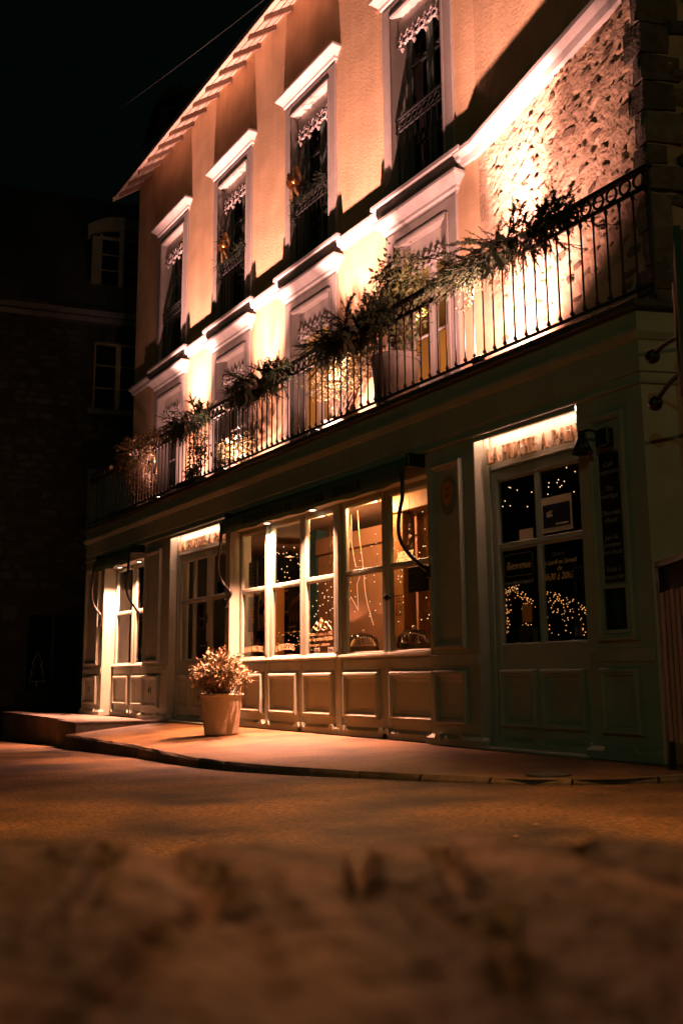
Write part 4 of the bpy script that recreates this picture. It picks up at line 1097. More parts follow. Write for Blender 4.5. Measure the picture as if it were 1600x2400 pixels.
# posters inside
def poster(name, lab, cat, x0, x1, z0, z1, y, layers):
    t = thing(name, lab, cat, ((x0 + x1) / 2, y, z0))
    m = MB(); m.box(x0, x1, y, y + .003, z0, z1); part('sheet', m, layers[0][0], t)
    for k, (mm, fn) in enumerate(layers[1:]):
        m = MB(); fn(m, y - .0012 * (k + 1)); part('print', m, mm, t)
poster('flame_poster', 'dark poster with orange flame print hanging inside the second pane', 'poster', -10.40, -9.98, 1.20, 1.72, .235, [('poster_dark', None),
    ('poster_orange', lambda m, y: m.prism([(-10.36, 1.44), (-10.30, 1.56), (-10.0, 1.66), (-10.0, 1.58), (-10.28, 1.50)], y, y + .001)),
    ('poster_orange', lambda m, y: [m.prism([(-10.34 + .075 * k, 1.30), (-10.325 + .075 * k, 1.30), (-10.32 + .075 * k, 1.36), (-10.33 + .075 * k, 1.42 + .01 * (k % 2)), (-10.34 + .075 * k, 1.36)], y, y + .001) for k in range(5)]),
    ('gold_print', lambda m, y: m.box(-10.36, -10.2, y, y + .001, 1.225, 1.24))])
poster('award_poster', 'grey poster with a round orange seal inside the leftmost pane', 'poster', -11.47, -11.17, 1.22, 1.68, .235, [('poster_grey', None),
    ('poster_orange', lambda m, y: m.prism(oval(-11.32, 1.44, .10, .11), y, y + .001)),
    ('dark_print', lambda m, y: [m.box(-11.37, -11.27, y, y + .001, 1.40 + .04 * k, 1.412 + .04 * k) for k in range(3)])])
poster('notice_poster', 'dim grey notice inside the upper half of the leftmost pane', 'poster', -11.47, -11.22, 1.79, 2.14, .235, [('poster_grey', None), ('dark_print', lambda m, y: [m.box(-11.44, -11.26, y, y + .001, 1.85 + .05 * k, 1.862 + .05 * k) for k in range(5)])])
hb = thing('hanging_chalkboard', 'black chalkboard hanging inside the rightmost pane', 'chalkboard', (-7.7, .235, 1.46))
m = MB(); m.box(-7.90, -7.40, .235, .250, 1.46, 1.72, .003); part('board', m, 'chalkboard', hb)
for k in range(4): part('chalk_line', text_mb('menu du jour', .035, -7.86, .234, 1.665 - .05 * k, shear=.3), 'dim_print', hb)
ml = thing('lit_greeting', 'glowing MERRY CHRISTMAS letters on the glazing bar of the rightmost pane', 'sign', (-7.95, .225, 1.77))
for wd, x, x1, z_, h_ in (('MERRY', -8.06, -7.78, 1.835, .06), ('CHRISTMAS', -8.08, -7.76, 1.770, .058)):
    k_ = (x1 - x) / word_width(wd, h_)
    for ch in wd:
        m = MB(); x += glyph_mb(m, ch, x, .23, z_, h_, k_, .01); part('letter', m, 'merry', ml)
# star of light wire
sw_ = thing('star_light', 'large wire star of light hanging behind the fourth pane', 'star', (-9.05, .4, 1.36))
m = MB(); m.tube([(-9.20, .40, 2.48), (-9.198, .40, 2.142), (-9.118, .40, 1.858), (-8.964, .40, 1.85), (-9.094, .40, 1.661), (-9.072, .40, 1.359), (-9.224, .40, 1.524), (-9.38, .40, 1.36), (-9.35, .40, 1.66), (-9.46, .40, 1.85), (-9.29, .40, 1.87), (-9.20, .40, 2.48)], .0035, 5); part('wire', m, 'starwire', sw_)
m = MB(); m.tube(smooth_path([(-9.05, .39, 2.5), (-9.02, .39, 2.2), (-8.95, .39, 1.85), (-8.90, .39, 1.5), (-8.76, .39, 1.18)], 6), .0035, 5); part('hanging_strand', m, 'starwire', sw_)
# eucalyptus sprigs hung in the window
def sprig(x, y, z, lab, seed):
    r = random.Random(seed); t = thing('leaf_sprig', lab, 'sprig', (x, y, z - .4), 'leaf sprigs hung in the long window')
    st_ = smooth_path([(x, y, 2.5), (x, y, z), (x - .02, y, z - .2), (x + .03, y, z - .38)], 5)
    m = MB(); m.tube(st_, .002, 4); part('stem', m, 'bark', t)
    for k in range(10):
        p = st_[6 + k % 9]; a = r.uniform(0, 6.28); L_ = r.uniform(.05, .085); d = Vector((math.cos(a), .3 * math.sin(a * 2), math.sin(a) - .3)).normalized(); u = d.cross(Vector((0, 1, 0))).normalized() * L_ * .38
        lf = MB(); q = Vector(p); lf.face([q, q + d * L_ * .4 + u, q + d * L_, q + d * L_ * .4 - u]); part('leaf', lf, 'leaf_dry', t)
sprig(-9.55, .33, 2.22, 'leafy sprig hanging behind the third pane', 1)
sprig(-7.98, .33, 2.25, 'leafy sprig hanging in front of the oak post', 4)
# fairy lights
def fairy(lab, pts, m_, r, wire=None, base=None):
    t = thing('fairy_lights', lab, 'fairy lights', base or pts[0])
    mb = MB()
    for p in pts: mb.sphere(p, r * .82, 6, 4)
    part('bulbs', mb, m_, t, kind='stuff')
    wr = MB()
    for a, b in zip(pts, pts[1:]):
        if (Vector(a) - Vector(b)).length < .4: wr.tube([a, b], .0008, 3, cap=False)
    if wr.F: part('wire', wr, 'black', t)
fr_ = random.Random(21)
def scatter(n, x0, x1, z0, z1, y0, y1): return sorted([(fr_.uniform(x0, x1), fr_.uniform(y0, y1), fr_.uniform(z0, z1)) for _ in range(n)], key=lambda p: p[0])
fairy('tiny fairy lights hanging behind the second pane', scatter(34, -11.2, -10.2, 1.75, 2.3, .33, .42), 'bulb', .0075)
fairy('tiny fairy lights hanging behind the third pane', scatter(38, -10.2, -9.45, 1.25, 1.8, .33, .42), 'bulb', .0072)
fairy('sparse fairy lights hanging behind the fourth pane', scatter(34, -9.35, -8.6, 1.2, 2.2, .33, .42), 'bulb', .006)
fairy('fairy lights hanging in front of the oak side board in the rightmost pane', scatter(75, -8.4, -7.35, .93, 2.3, .30, .40), 'bulb', .0062)
fairy('fairy lights low on the ledge beside the orange poster', scatter(50, -11.3, -10.1, .9, 1.25, .3, .5), 'bulb_orange', .007)
fairy('tiny fairy lights in the two upper panes of the right hand door', scatter(34, -7.0, -5.85, 2.05, 2.42, .45, .6), 'bulb', .0062)
pts = []
for k in range(120):
    x = fr_.uniform(-6.28, -5.72); top = 1.40 - (x + 6.28) * .42
    u = fr_.random() ** 2.2
    pts.append((x, fr_.uniform(.42, .6), top - u * (top - .95)))
for k in range(70):
    a = fr_.uniform(0, math.pi * 1.35); rr = fr_.gauss(.14, .025)
    pts.append((-6.60 + .9 * rr * math.cos(a) + fr_.uniform(-.02, .02), fr_.uniform(.42, .5), 1.29 + rr * .8 * math.sin(a)))
for k in range(60):
    pts.append((-6.72 + fr_.gauss(.0, .025), fr_.uniform(.42, .5), fr_.uniform(1.0, 1.32)))
for k in range(40):
    pts.append((-6.42 + fr_.gauss(.0, .03), fr_.uniform(.42, .5), fr_.uniform(1.05, 1.35)))
fairy('dense cluster of orange fairy lights in the lower panes of the right hand door', pts[::2], 'bulb_orange', .0062)
fairy('dense cluster of white fairy lights in the lower panes of the right hand door', pts[1::2], 'bulb_orange', .0045)
# far left window: table lamp and white box
tl = thing('table_lamp', 'small table lamp with pale cone shade inside the far left window', 'lamp', (-16.15, .55, .85))
m = MB(); m.lathe([(.07, 0), (.075, .015), (.015, .03), (.012, .2)], (-16.15, .55, .87), 14); part('base', m, 'black', tl)
m = MB(); m.lathe([(.14, .17), (.07, .36), (.065, .36), (.135, .17)], (-16.15, .55, .87), 20); part('shade', m, 'cream', tl, smooth=True)
m = MB(); m.box(-16.6, -14.75, .30, .8, .80, .868, .005); solo('side_ledge', m, 'lit_wall', 'pale display ledge behind the far left window', 'ledge', (-15.7, .5, .8))
m = MB(); m.box(-17.2, -14.73, .95, 1.0, .012, 2.655); part('screen', m, 'lit_wall', room)

# ------------------------------------------------------------------ balcony railing
rl = thing('balcony_railing', 'black wrought iron balcony railing with a row of rings under the handrail', 'railing', (-11, 0, 3.41))
RX0, RX1 = -17.62, -4.45
PITCH = .1352
m = MB(); m.box(RX0, RX1 + .05, -.028, .028, 4.408, 4.450, .008); m.box(RX0 - .024, RX0 + .024, .03, YW, 4.418, 4.448, .006); part('handrail', m, 'iron', rl)
m = MB(); m.box(RX0, RX1 + .02, -.012, .012, 4.262, 4.290); part('rail', m, 'iron', rl)
m = MB(); m.box(RX0, RX1 + .02, -.012, .012, 3.478, 3.500); part('rail', m, 'iron', rl)
b_ = MB(); b_.lathe([(.0085, 0), (.0085, .006), (.02, .015), (.02, .03), (.012, .045), (.0085, .06), (.0085, .70), (.012, .715), (.018, .73), (.018, .745), (.010, .762), (.012, .768)], (0, 0, 0), 6)
bal = b_.mesh('baluster', 'iron')
b_ = MB(); b_.ring((0, 0, 0), .052, .0115, n=18, m=6, sy=1.08); rg = b_.mesh('ring', 'iron', smooth=True)
x = RX1; n = 0
while x > RX0 + .05:
    piece('baluster', bal, rl, (x, 0, 3.50)); piece('ring', rg, rl, (x - PITCH / 2, 0, 4.354)); x -= PITCH
b_ = MB()
b_.tube([(0, 0, 0), (0, 0, 1.0)], .014, 8); pm = b_.mesh('post', 'iron')
for x in (RX1 + .02, -8.0, -11.6, -15.1, RX0): piece('post', pm, rl, (x, 0, 3.413), scale=(1, 1, 1.0))
for k in range(5): piece('baluster', bal, rl, (RX0, .13 + .13 * k, 3.50))

# ------------------------------------------------------------------ greenery
def needles(mb, a, b, r, n, ln, wd=.006):
    a, b = Vector(a), Vector(b); d = (b - a); dn = d.normalized()
    s1 = dn.cross(Vector((.3, .2, 1))).normalized(); s2 = dn.cross(s1)
    for k in range(n):
        t = k / n; p = a + d * t; an = r.uniform(0, 6.283)
        o = s1 * math.cos(an) + s2 * math.sin(an)
        q = (o * .85 + dn * .55 + Vector((0, 0, -.08))).normalized() * ln * r.uniform(.7, 1.1) * (1 - .35 * t)
        u = q.cross(dn).normalized() * wd
        mb.face([p - u, p + u, p + q])

def garland(name, lab, x0, x1, zc, seed, n, big, mat_='fir', bow=None, bauble=None, hang=.33, grp='fir garlands tied along the balcony railing'):
    r = random.Random(seed); t = thing(name, lab, 'garland', ((x0 + x1) / 2, -.06, zc - .2), grp)
    f = MB(); st = MB(); cx = (x0 + x1) / 2
    for k in range(n):
        u = r.uniform(-1, 1); px = cx + u * (x1 - x0) * .44
        p0 = Vector((px, r.uniform(-.12, .04), zc + r.uniform(-.09, .07)))
        side_ = math.copysign(1, u) if abs(u) > .25 else r.choice((-1, 1))
        d = Vector((side_ * r.uniform(.35, 1.0), r.uniform(-.55, .15), r.uniform(-.75, .55) * (.55 if abs(u) > .6 else 1))).normalized()
        L_ = r.uniform(.13, .24) * big if r.random() < .75 else r.uniform(.26, .42) * big; p1 = p0 + d * L_; 
        mid = (p0 + p1) / 2 + Vector((0, 0, .03)); p1 = p1 + Vector((0, 0, -.04))
        st.tube([p0, mid, p1], [.006, .004, .002], 4, cap=False)
        needles(f, p0, mid, r, 26, .034 * big); needles(f, mid, p1, r, 30, .030 * big)
        for q in range(r.randint(4, 6)):
            w = r.uniform(.25, .85); b0 = p0.lerp(mid, w * 2) if w < .5 else mid.lerp(p1, w * 2 - 1)
            dd = (d + Vector((r.uniform(-.6, .6), r.uniform(-.6, .6), r.uniform(-.6, .35)))).normalized(); b1 = b0 + dd * r.uniform(.08, .17) * big
            st.tube([b0, b1], [.003, .0015], 3, cap=False); needles(f, b0, b1, r, 24, .026 * big)
    # droopers
    for k in range(int(n * .8)):
        px = cx + r.uniform(-1, 1) * (x1 - x0) * .38; p0 = Vector((px, r.uniform(-.12, 0), zc)); p1 = p0 + Vector((r.uniform(-.1, .1), r.uniform(-.06, .04), -r.uniform(.12, hang) - .05))
        st.tube([p0, p1], [.004, .002], 3, cap=False); needles(f, p0, p1, r, 40, .03 * big)
    part('foliage', f, mat_, t); part('twigs', st, 'bark', t)
    if bow:
        bx, bz = bow; b = MB(); y = -.17
        def strip(path, w, axis=Vector((0, 0, 1))):
            rows_ = []
            for p, wd in zip(path, w): rows_.append((b.v(p - axis * wd), b.v(p + axis * wd)))
            for A, B in zip(rows_, rows_[1:]): b.F.append([A[0], B[0], B[1], A[1]])
        for s_ in (-1, 1):
            P_ = smooth_path([(bx, y, bz), (bx + s_ * .06, y - .05, bz + .05), (bx + s_ * .13, y - .03, bz + .045), (bx + s_ * .12, y + .03, bz - .01), (bx, y + .01, bz - .005)], 4)
            strip(P_, [.028] * len(P_))
            Q_ = smooth_path([(bx, y - .01, bz), (bx + s_ * .04, y - .05, bz - .08), (bx + s_ * .075, y - .02, bz - .17), (bx + s_ * .12, y - .05, bz - .25)], 4)
            strip(Q_, [.026] * len(Q_), Vector((.9, .25, .3 * s_)).normalized())
        b.sphere((bx, y - .015, bz), .026, 8, 5)
        part('bow', b, 'ribbon', t, smooth=True)
    if bauble:
        b = MB(); b.sphere(bauble, .042, 14, 9); part('bauble', b, 'bauble', t, smooth=True)
        b = MB(); b.lathe([(.012, 0), (.012, .02), (.003, .03)], (bauble[0], bauble[1], bauble[2] + .04), 8); part('bauble_cap', b, 'gold', t)
    return t
garland('fir_garland', 'large fir garland with ribbon bow in front of the rubble wall', -6.80, -5.25, 4.40, 1, 120, 1.35, bow=(-5.96, 4.33), bauble=(-5.66, -.13, 4.33))
garland('fir_garland', 'large dark fir garland with ribbon bow beside the big grey planter', -9.15, -7.85, 4.40, 2, 125, 1.35, bow=(-8.30, 4.25), bauble=(-6.93, -.08, 4.36))
garland('fir_garland', 'fir garland with ribbon bow below the middle balcony door', -11.25, -9.95, 4.40, 3, 84, 1.28, bow=(-10.65, 4.31), bauble=(-9.27, -.07, 4.385))
garland('fir_garland', 'fir garland with ribbon bow at the second balcony door from the left', -13.45, -12.25, 4.40, 4, 74, 1.28, bow=(-12.60, 4.34), bauble=(-11.55, -.07, 4.27))
garland('fir_garland', 'brownish fir garland with long drooping sprays at the left end of the railing', -15.75, -14.05, 4.38, 5, 80, 1.28, 'fir_dry', bow=(-14.85, 4.27), bauble=(-16.3, -.06, 4.33), hang=.75)

def bush_mb(c, rad, n, leaf, r, flat=1.0, up=.2, stemsfrom=None):
    f = MB(); s = MB(); c = Vector(c)
    cl = []
    for k in range(max(6, n // 45)):
        v = Vector((r.gauss(0, 1), r.gauss(0, 1), r.gauss(0, 1))).normalized() * (r.random() ** .45)
        cl.append(Vector((c.x + v.x * rad[0] * .85, c.y + v.y * rad[1] * .85, c.z + v.z * rad[2] * .85)))
    for q in cl:
        if stemsfrom is not None:
            a = Vector(stemsfrom) + Vector((r.uniform(-.06, .06), r.uniform(-.06, .06), 0)); mid = a.lerp(q, .5) + Vector((r.uniform(-.05, .05), r.uniform(-.05, .05), .06))
            s.tube([a, mid, q], [.006, .004, .002], 4, cap=False)
        for k in range(n // len(cl)):
            p = q + Vector((r.gauss(0, rad[0] * .2), r.gauss(0, rad[1] * .2), r.gauss(0, rad[2] * .2)))
            d = Vector((r.gauss(0, 1), r.gauss(0, 1), r.gauss(up, 1))).normalized(); L_ = leaf * r.uniform(.6, 1.2)
            u = d.cross(Vector((r.gauss(0, 1), r.gauss(0, 1), r.gauss(0, 1)))).normalized() * L_ * .26 * flat
            nn = d.cross(u).normalized() * L_ * .10
            f.face([p, p + d * L_ * .45 + u + nn, p + d * L_, p + d * L_ * .45 - u + nn])
    return f, s
def planter(lab, cat, c, h, r0, r1, potm, soil=True):
    pass
# big grey planter with an evergreen and trailing branches
r = random.Random(31)
t = thing('planter', 'tall grey planter holding a leafy shrub on the balcony by the right balcony door', 'plant', (-8.22, .38, 3.412))
m = MB(); m.lathe([(.001, 0), (.20, .0), (.21, .02), (.265, .60), (.28, .60), (.28, .66), (.26, .66), (.25, .60), (.001, .58)], (-8.22, .36, 3.412), 28); part('pot', m, 'pot_grey', t)
f, s = bush_mb((-8.12, .36, 4.68), (.36, .24, .58), 2300, .075, r, stemsfrom=(-8.2, .38, 4.0)); part('foliage', f, 'leaf', t); part('stems', s, 'bark', t)
# brightly lit small leaved shrub
t = thing('round_shrub', 'pale leaved round shrub glowing in a floodlight behind the railing', 'plant', (-9.5, .40, 3.412))
m = MB(); m.lathe([(.001, 0), (.14, .0), (.19, .28), (.2, .28), (.2, .31), (.18, .31), (.001, .27)], (-9.75, .56, 3.412), 22); part('pot', m, 'terracotta', t)
f, s = bush_mb((-9.62, .52, 4.28), (.78, .14, .30), 3300, .045, r, stemsfrom=(-9.75, .56, 3.68)); part('foliage', f, 'leaf_pale', t); part('stems', s, 'bark', t)
# plants further left
t = thing('flowering_shrub', 'loose pale flowering plant behind the railing at the second balcony door', 'plant', (-12.5, .45, 3.412))
m = MB(); m.lathe([(.001, 0), (.13, .0), (.18, .24), (.19, .24), (.19, .27), (.17, .27), (.001, .24)], (-12.5, .45, 3.412), 20); part('pot', m, 'terracotta', t)
f, s = bush_mb((-12.35, .42, 3.88), (.72, .26, .22), 1400, .05, r, stemsfrom=(-12.5, .45, 3.65)); part('foliage', f, 'leaf_pale', t); part('stems', s, 'bark', t)
t = thing('leafy_climber', 'thin leafy plant climbing the railing left of the second garland', 'plant', (-13.3, .3, 3.412))
m = MB(); m.lathe([(.001, 0), (.11, .0), (.14, .2), (.15, .2), (.15, .23), (.001, .2)], (-13.3, .3, 3.412), 18); part('pot', m, 'terracotta', t)
f, s = bush_mb((-13.2, .28, 4.05), (.28, .2, .36), 600, .055, r, stemsfrom=(-13.3, .3, 3.6)); part('foliage', f, 'leaf', t); part('stems', s, 'bark', t)
t = thing('low_planter', 'low dark planter with a dark plant standing at the railing foot', 'plant', (-13.25, .13, 3.412))
m = MB(); m.box(-13.62, -12.9, .06, .22, 3.412, 3.58, .01); part('trough', m, 'black', t)
f, s = bush_mb((-13.25, .14, 3.70), (.34, .08, .10), 500, .05, r, stemsfrom=(-13.25, .14, 3.56)); part('foliage', f, 'leaf', t); part('stems', s, 'bark', t)
t = thing('dry_climber', 'tangle of dry stems at the left end of the balcony', 'plant', (-15.9, .3, 3.412))
m = MB(); m.lathe([(.001, 0), (.13, .0), (.17, .24), (.18, .24), (.18, .27), (.001, .24)], (-15.9, .35, 3.412), 18); part('pot', m, 'pot_grey', t)
f, s = bush_mb((-15.7, .3, 4.1), (.55, .2, .5), 700, .045, r, stemsfrom=(-15.9, .35, 3.65)); part('foliage', f, 'leaf_dry', t); part('stems', s, 'bark', t)

# garlands and wreath on the upper windows
def window_garland(lab, a, b, seed, bowx, bowz):
    r = random.Random(seed); t = thing('window_garland', lab, 'garland', ((a + b) / 2, YW - .02, 7.2), 'garlands on the upper windows')
    f = MB()
    n = 40
    for k in range(n):
        u = k / (n - 1); x = a + .03 + (b - a - .06) * u; z = 7.38 + .03 * math.sin(u * 9)
        p = Vector((x, YW - .02, z)); 
        for q in range(3): needles(f, p, p + Vector((r.uniform(-.12, .12), r.uniform(-.12, .02), r.uniform(-.22, .12))), r, 24, .04, .004)
    for sx in (a + .05, b - .05):
        for k in range(36):
            p = Vector((sx + r.uniform(-.03, .03), YW + .0, 7.4 - (.9 if sx < (a + b) / 2 else .6) * k / 36 + .5 * (sx < (a + b) / 2)))
            needles(f, p, p + Vector((r.uniform(-.10, .10), r.uniform(-.10, .02), r.uniform(-.12, .1))), r, 18, .04, .004)
    part('foliage', f, 'fir_dark', t)
    bw = MB()
    for s_ in (-1, 1):
        for q in range(3):
            P_ = smooth_path([(bowx, YW - .10, bowz), (bowx + s_ * .08, YW - .17, bowz + .07 + .03 * q), (bowx + s_ * (.17 - .02 * q), YW - .12, bowz + .02 + .05 * q), (bowx + s_ * .10, YW - .06, bowz - .05), (bowx, YW - .09, bowz - .01)], 4)
            rows_ = [(bw.v(p - Vector((0, .01, .03))), bw.v(p + Vector((0, .01, .03)))) for p in P_]
            for A, B in zip(rows_, rows_[1:]): bw.F.append([A[0], B[0], B[1], A[1]])
        P_ = smooth_path([(bowx, YW - .10, bowz), (bowx + s_ * .04, YW - .13, bowz - .12), (bowx + s_ * .09, YW - .09, bowz - .26)], 4)
        rows_ = [(bw.v(p - Vector((.028, 0, 0))), bw.v(p + Vector((.028, 0, 0)))) for p in P_]
        for A, B in zip(rows_, rows_[1:]): bw.F.append([A[0], B[0], B[1], A[1]])
    bw.sphere((bowx, YW - .11, bowz), .04, 10, 6)
    part('bow', bw, 'gold', t, smooth=True)
window_garland('dark garland with gold bow on the second upper window from the left', WIN[1][0] + INS, WIN[1][1] - INS, 11, -13.35, 7.55)
window_garland('dark garland with gold bow on the third upper window from the left', WIN[2][0] + INS, WIN[2][1] - INS, 12, -11.05, 7.60)

# ------------------------------------------------------------------ flower pot on the pavement
def pav_z(y): return -.002 - .1 * (max(0, -y) / 1.75) ** 1.4
PX, PY = -10.42, -.64
PZ = pav_z(PY) - .001
t = thing('flower_pot', 'pale ribbed terracotta pot with a dry leafy bush on the pavement', 'pot plant', (PX, PY, PZ))
m = MB(); pr = [(.001, 0), (.19, 0), (.196, .012)]
for k in range(21):
    z_ = .02 + k * .0195; rr = .196 + .042 * (z_ / .46)
    pr += [(rr, z_), (rr + .003, z_ + .008), (rr, z_ + .016)]
pr += [(.240, .44), (.256, .445), (.258, .462), (.246, .470), (.228, .462), (.220, .42), (.001, .41)]
m.lathe(pr, (PX, PY, PZ), 40); part('pot', m, 'terracotta', t, smooth=True)
m = MB(); m.lathe([(.222, 0), (.12, .015), (.001, .02)], (PX, PY, PZ + .415), 24, cap=False); part('soil', m, 'soil', t)
r = random.Random(77); f = MB(); fg = MB(); s = MB()
for k in range(95):
    a = r.uniform(0, 6.283); q = r.random() ** .6
    p0 = Vector((PX + .15 * q * math.cos(a), PY + .15 * q * math.sin(a), PZ + .42)); lean = r.uniform(.25, 1.05) * q + .12
    L_ = r.uniform(.3, .58) * (1.08 - .3 * q); p2 = p0 + Vector((math.cos(a) * lean * .27, math.sin(a) * lean * .27, L_ * (1.1 - .3 * q))); p1 = (p0 + p2) / 2 + Vector((math.cos(a) * .03, math.sin(a) * .03, .07))
    pts = smooth_path([p0, p1, p2], 4); s.tube(pts, [.0045 - .0004 * j for j in range(len(pts))], 4, cap=False)
    for j in range(22):
        w = r.uniform(.35, 1.0); ii = min(len(pts) - 1, int(w * (len(pts) - 1))); p = pts[ii] + Vector((r.gauss(0, .03), r.gauss(0, .03), r.gauss(0, .03)))
        d = Vector((math.cos(a) + r.gauss(0, .9), math.sin(a) + r.gauss(0, .9), r.gauss(.1, .8))).normalized(); l_ = r.uniform(.035, .075)
        u = d.cross(Vector((r.gauss(0, 1), r.gauss(0, 1), 1))).normalized() * l_ * .24; nn = d.cross(u).normalized() * l_ * .12
        (fg if (k % 3 == 0 or r.random() < .15) else f).face([p, p + d * l_ * .45 + u + nn, p + d * l_ + nn * r.uniform(-1, 1), p + d * l_ * .45 - u + nn])
for k in range(26):
    a = r.uniform(0, 6.283); p0 = Vector((PX + .22 * math.cos(a), PY + .22 * math.sin(a), PZ + .46)); p1 = p0 + Vector((math.cos(a) * r.uniform(.03, .10), math.sin(a) * r.uniform(.03, .10), -r.uniform(.02, .10))); s.tube([p0, (p0 + p1) / 2 + Vector((0, 0, .03)), p1], [.003, .003, .002], 3, cap=False)
part('foliage', f, 'leaf_dry', t); part('green_foliage', fg, 'leaf_pale', t); part('stems', s, 'bark', t)

# ------------------------------------------------------------------ floodlights on the balcony
for k, (x, y, aimx, aimz, en, lab) in enumerate(((-14.46, .10, -14.46, 8.2, 1.0, 'between the first and second balcony doors'), (-12.0, .10, -12.0, 8.2, 1.0, 'between the second and third balcony doors'), (-9.5, .10, -9.5, 8.2, 1.0, 'between the third and right balcony doors'), (-6.45, .02, -6.62, 7.8, .9, 'in front of the rubble wall'))):
    t = thing('floodlight', 'small black floodlight on the balcony floor ' + lab, 'floodlight', (x, y, 3.412), 'floodlights on the balcony floor')
    m = MB(); m.box(x - .07, x + .07, y - .05, y + .03, 3.415, 3.43, .004); m.box(x - .075, x - .065, y - .015, y + .015, 3.43, 3.50); m.box(x + .065, x + .075, y - .015, y + .015, 3.43, 3.50); part('bracket', m, 'black', t)
    m = MB(); m.box(x - .062, x + .062, y - .045, y + .035, 3.45, 3.508, .01); part('housing', m, 'black', t)
    m = MB(); m.box(x - .05, x + .05, y - .03, y + .025, 3.5085, 3.511); part('lens', m, 'lampdisc', t)
    yw = YW if x < XB else YW - math.tan(math.radians(12.98)) * (x - XB)
    lamp('flood_beam', 'SPOT', (x, y, 3.53), FLOOD * en, FLOODCOL, t, .035, (aimx, yw, aimz), math.radians(43), 1.0)
    lamp('flood_spill', 'SPOT', (x, y, 3.53), FLOOD * (.055 if k < 3 else .16), FLOODCOL, t, .035, (aimx, yw, 5.0), math.radians(140 if k < 3 else 150), 1.0)

# ------------------------------------------------------------------ projecting sign and slatted screen at the right
def at(a, d, z):
    """point d metres ahead and a metres to the right of the viewpoint, for setting out the corner"""
    return CAM + Vector((-.84307, .5378, 0)) * d + Vector((.53664, .84381, 0)) * a + Vector((0, 0, z - CAM.z))
ps = thing('projecting_sign', 'black projecting sign with two ball ended arms at the corner of the shop', 'sign', (-3.86, -.52, 2.4))
A0 = Vector((-3.85, -.51, 0)); sdir = Vector((.62, -.78, 0)).normalized()
m = MB(); m.tube([A0 + Vector((0, 0, 2.40)), A0 + Vector((0, 0, 3.16))], .034, 14); m.tube([A0 + Vector((0, 0, 3.16)), A0 + Vector((0, 0, 3.20))], [.012, .004], 6); part('tube', m, 'black', ps, smooth=True)
m = MB(); q = A0 + sdir * .05
pp = [q + Vector((0, 0, 2.3)), q + sdir * .7 + Vector((0, 0, 2.3)), q + sdir * .7 + Vector((0, 0, 3.22)), q + sdir * .12 + Vector((0, 0, 3.22)), q + Vector((0, 0, 3.06))]
nn = Vector((sdir.y, -sdir.x, 0)) * .02
ia_ = [m.v(p + nn) for p in pp]; ib_ = [m.v(p - nn) for p in pp]; m.F += [ia_, ib_[::-1]] + [[ia_[j], ib_[j], ib_[(j + 1) % 5], ia_[(j + 1) % 5]] for j in range(5)]
part('panel', m, 'cloth', ps)
for (bx, by, bz), (ax, ay, az) in (((-4.20, -.37, 2.785), (-3.87, -.50, 2.80)), ((-4.235, -.33, 2.465), (-3.87, -.50, 2.56))):
    m = MB(); m.tube(smooth_path([(ax, ay, az), ((ax + bx) / 2, (ay + by) / 2, (az + bz) / 2 + .02), (bx, by, bz)], 4), .016, 8); part('arm', m, 'black', ps)
    m = MB(); m.sphere((bx, by, bz), .052, 16, 10); part('ball', m, 'black', ps, smooth=True)
for z_ in (2.45, 3.1):
    m = MB(); m.tube([A0 + Vector((0, 0, z_)), (-4.34, .50, z_)], .014, 8); part('wall_bracket', m, 'black', ps)
# slatted screen
sc_ = thing('slatted_screen', 'slatted wooden terrace screen with dark frame at the right edge', 'screen', (-4.33, -.30, 0))
P0 = Vector((-4.345, -.29, 0)); dv = Vector((.843, -.538, 0)); nv = Vector((-.538, -.843, 0))
def obox(mb, s0, s1, o0, o1, z0, z1):
    pts = [P0 + dv * s + nv * o for s, o in ((s0, o0), (s1, o0), (s1, o1), (s0, o1))]
    a = [mb.v(p + Vector((0, 0, z0))) for p in pts]; b = [mb.v(p + Vector((0, 0, z1))) for p in pts]
    mb.F += [a[::-1], b] + [[a[j], a[(j + 1) % 4], b[(j + 1) % 4], b[j]] for j in range(4)]
def gz(s): p = P0 + dv * s; return road_z(p.x) + .03
for s0, s1 in ((-.09, -.03), (1.2, 1.26)):
    m = MB(); obox(m, s0, s1, -.06, -.02, -.06, 1.34); part('frame_post', m, 'black', sc_)
for s0, s1, o0, o1, z0, z1 in ((-.10, 1.27, -.065, -.015, 1.341, 1.385), (-.029, 1.199, -.055, -.025, .20, .27), (-.029, 1.199, -.055, -.025, 1.0, 1.07)):
    m = MB(); obox(m, s0, s1, o0, o1, z0, z1); part('frame_rail', m, 'black', sc_)
m = MB(); obox(m, -.028, 1.198, -.058, -.054, .19, 1.34); part('back_board', m, 'room_dark', sc_)
for k in range(12):
    m = MB(); s0 = .005 + k * .1; obox(m, s0, s0 + .058, -.018, -.010, .185, 1.165 + .004 * (k % 3)); part('slat', m, 'slat', sc_)

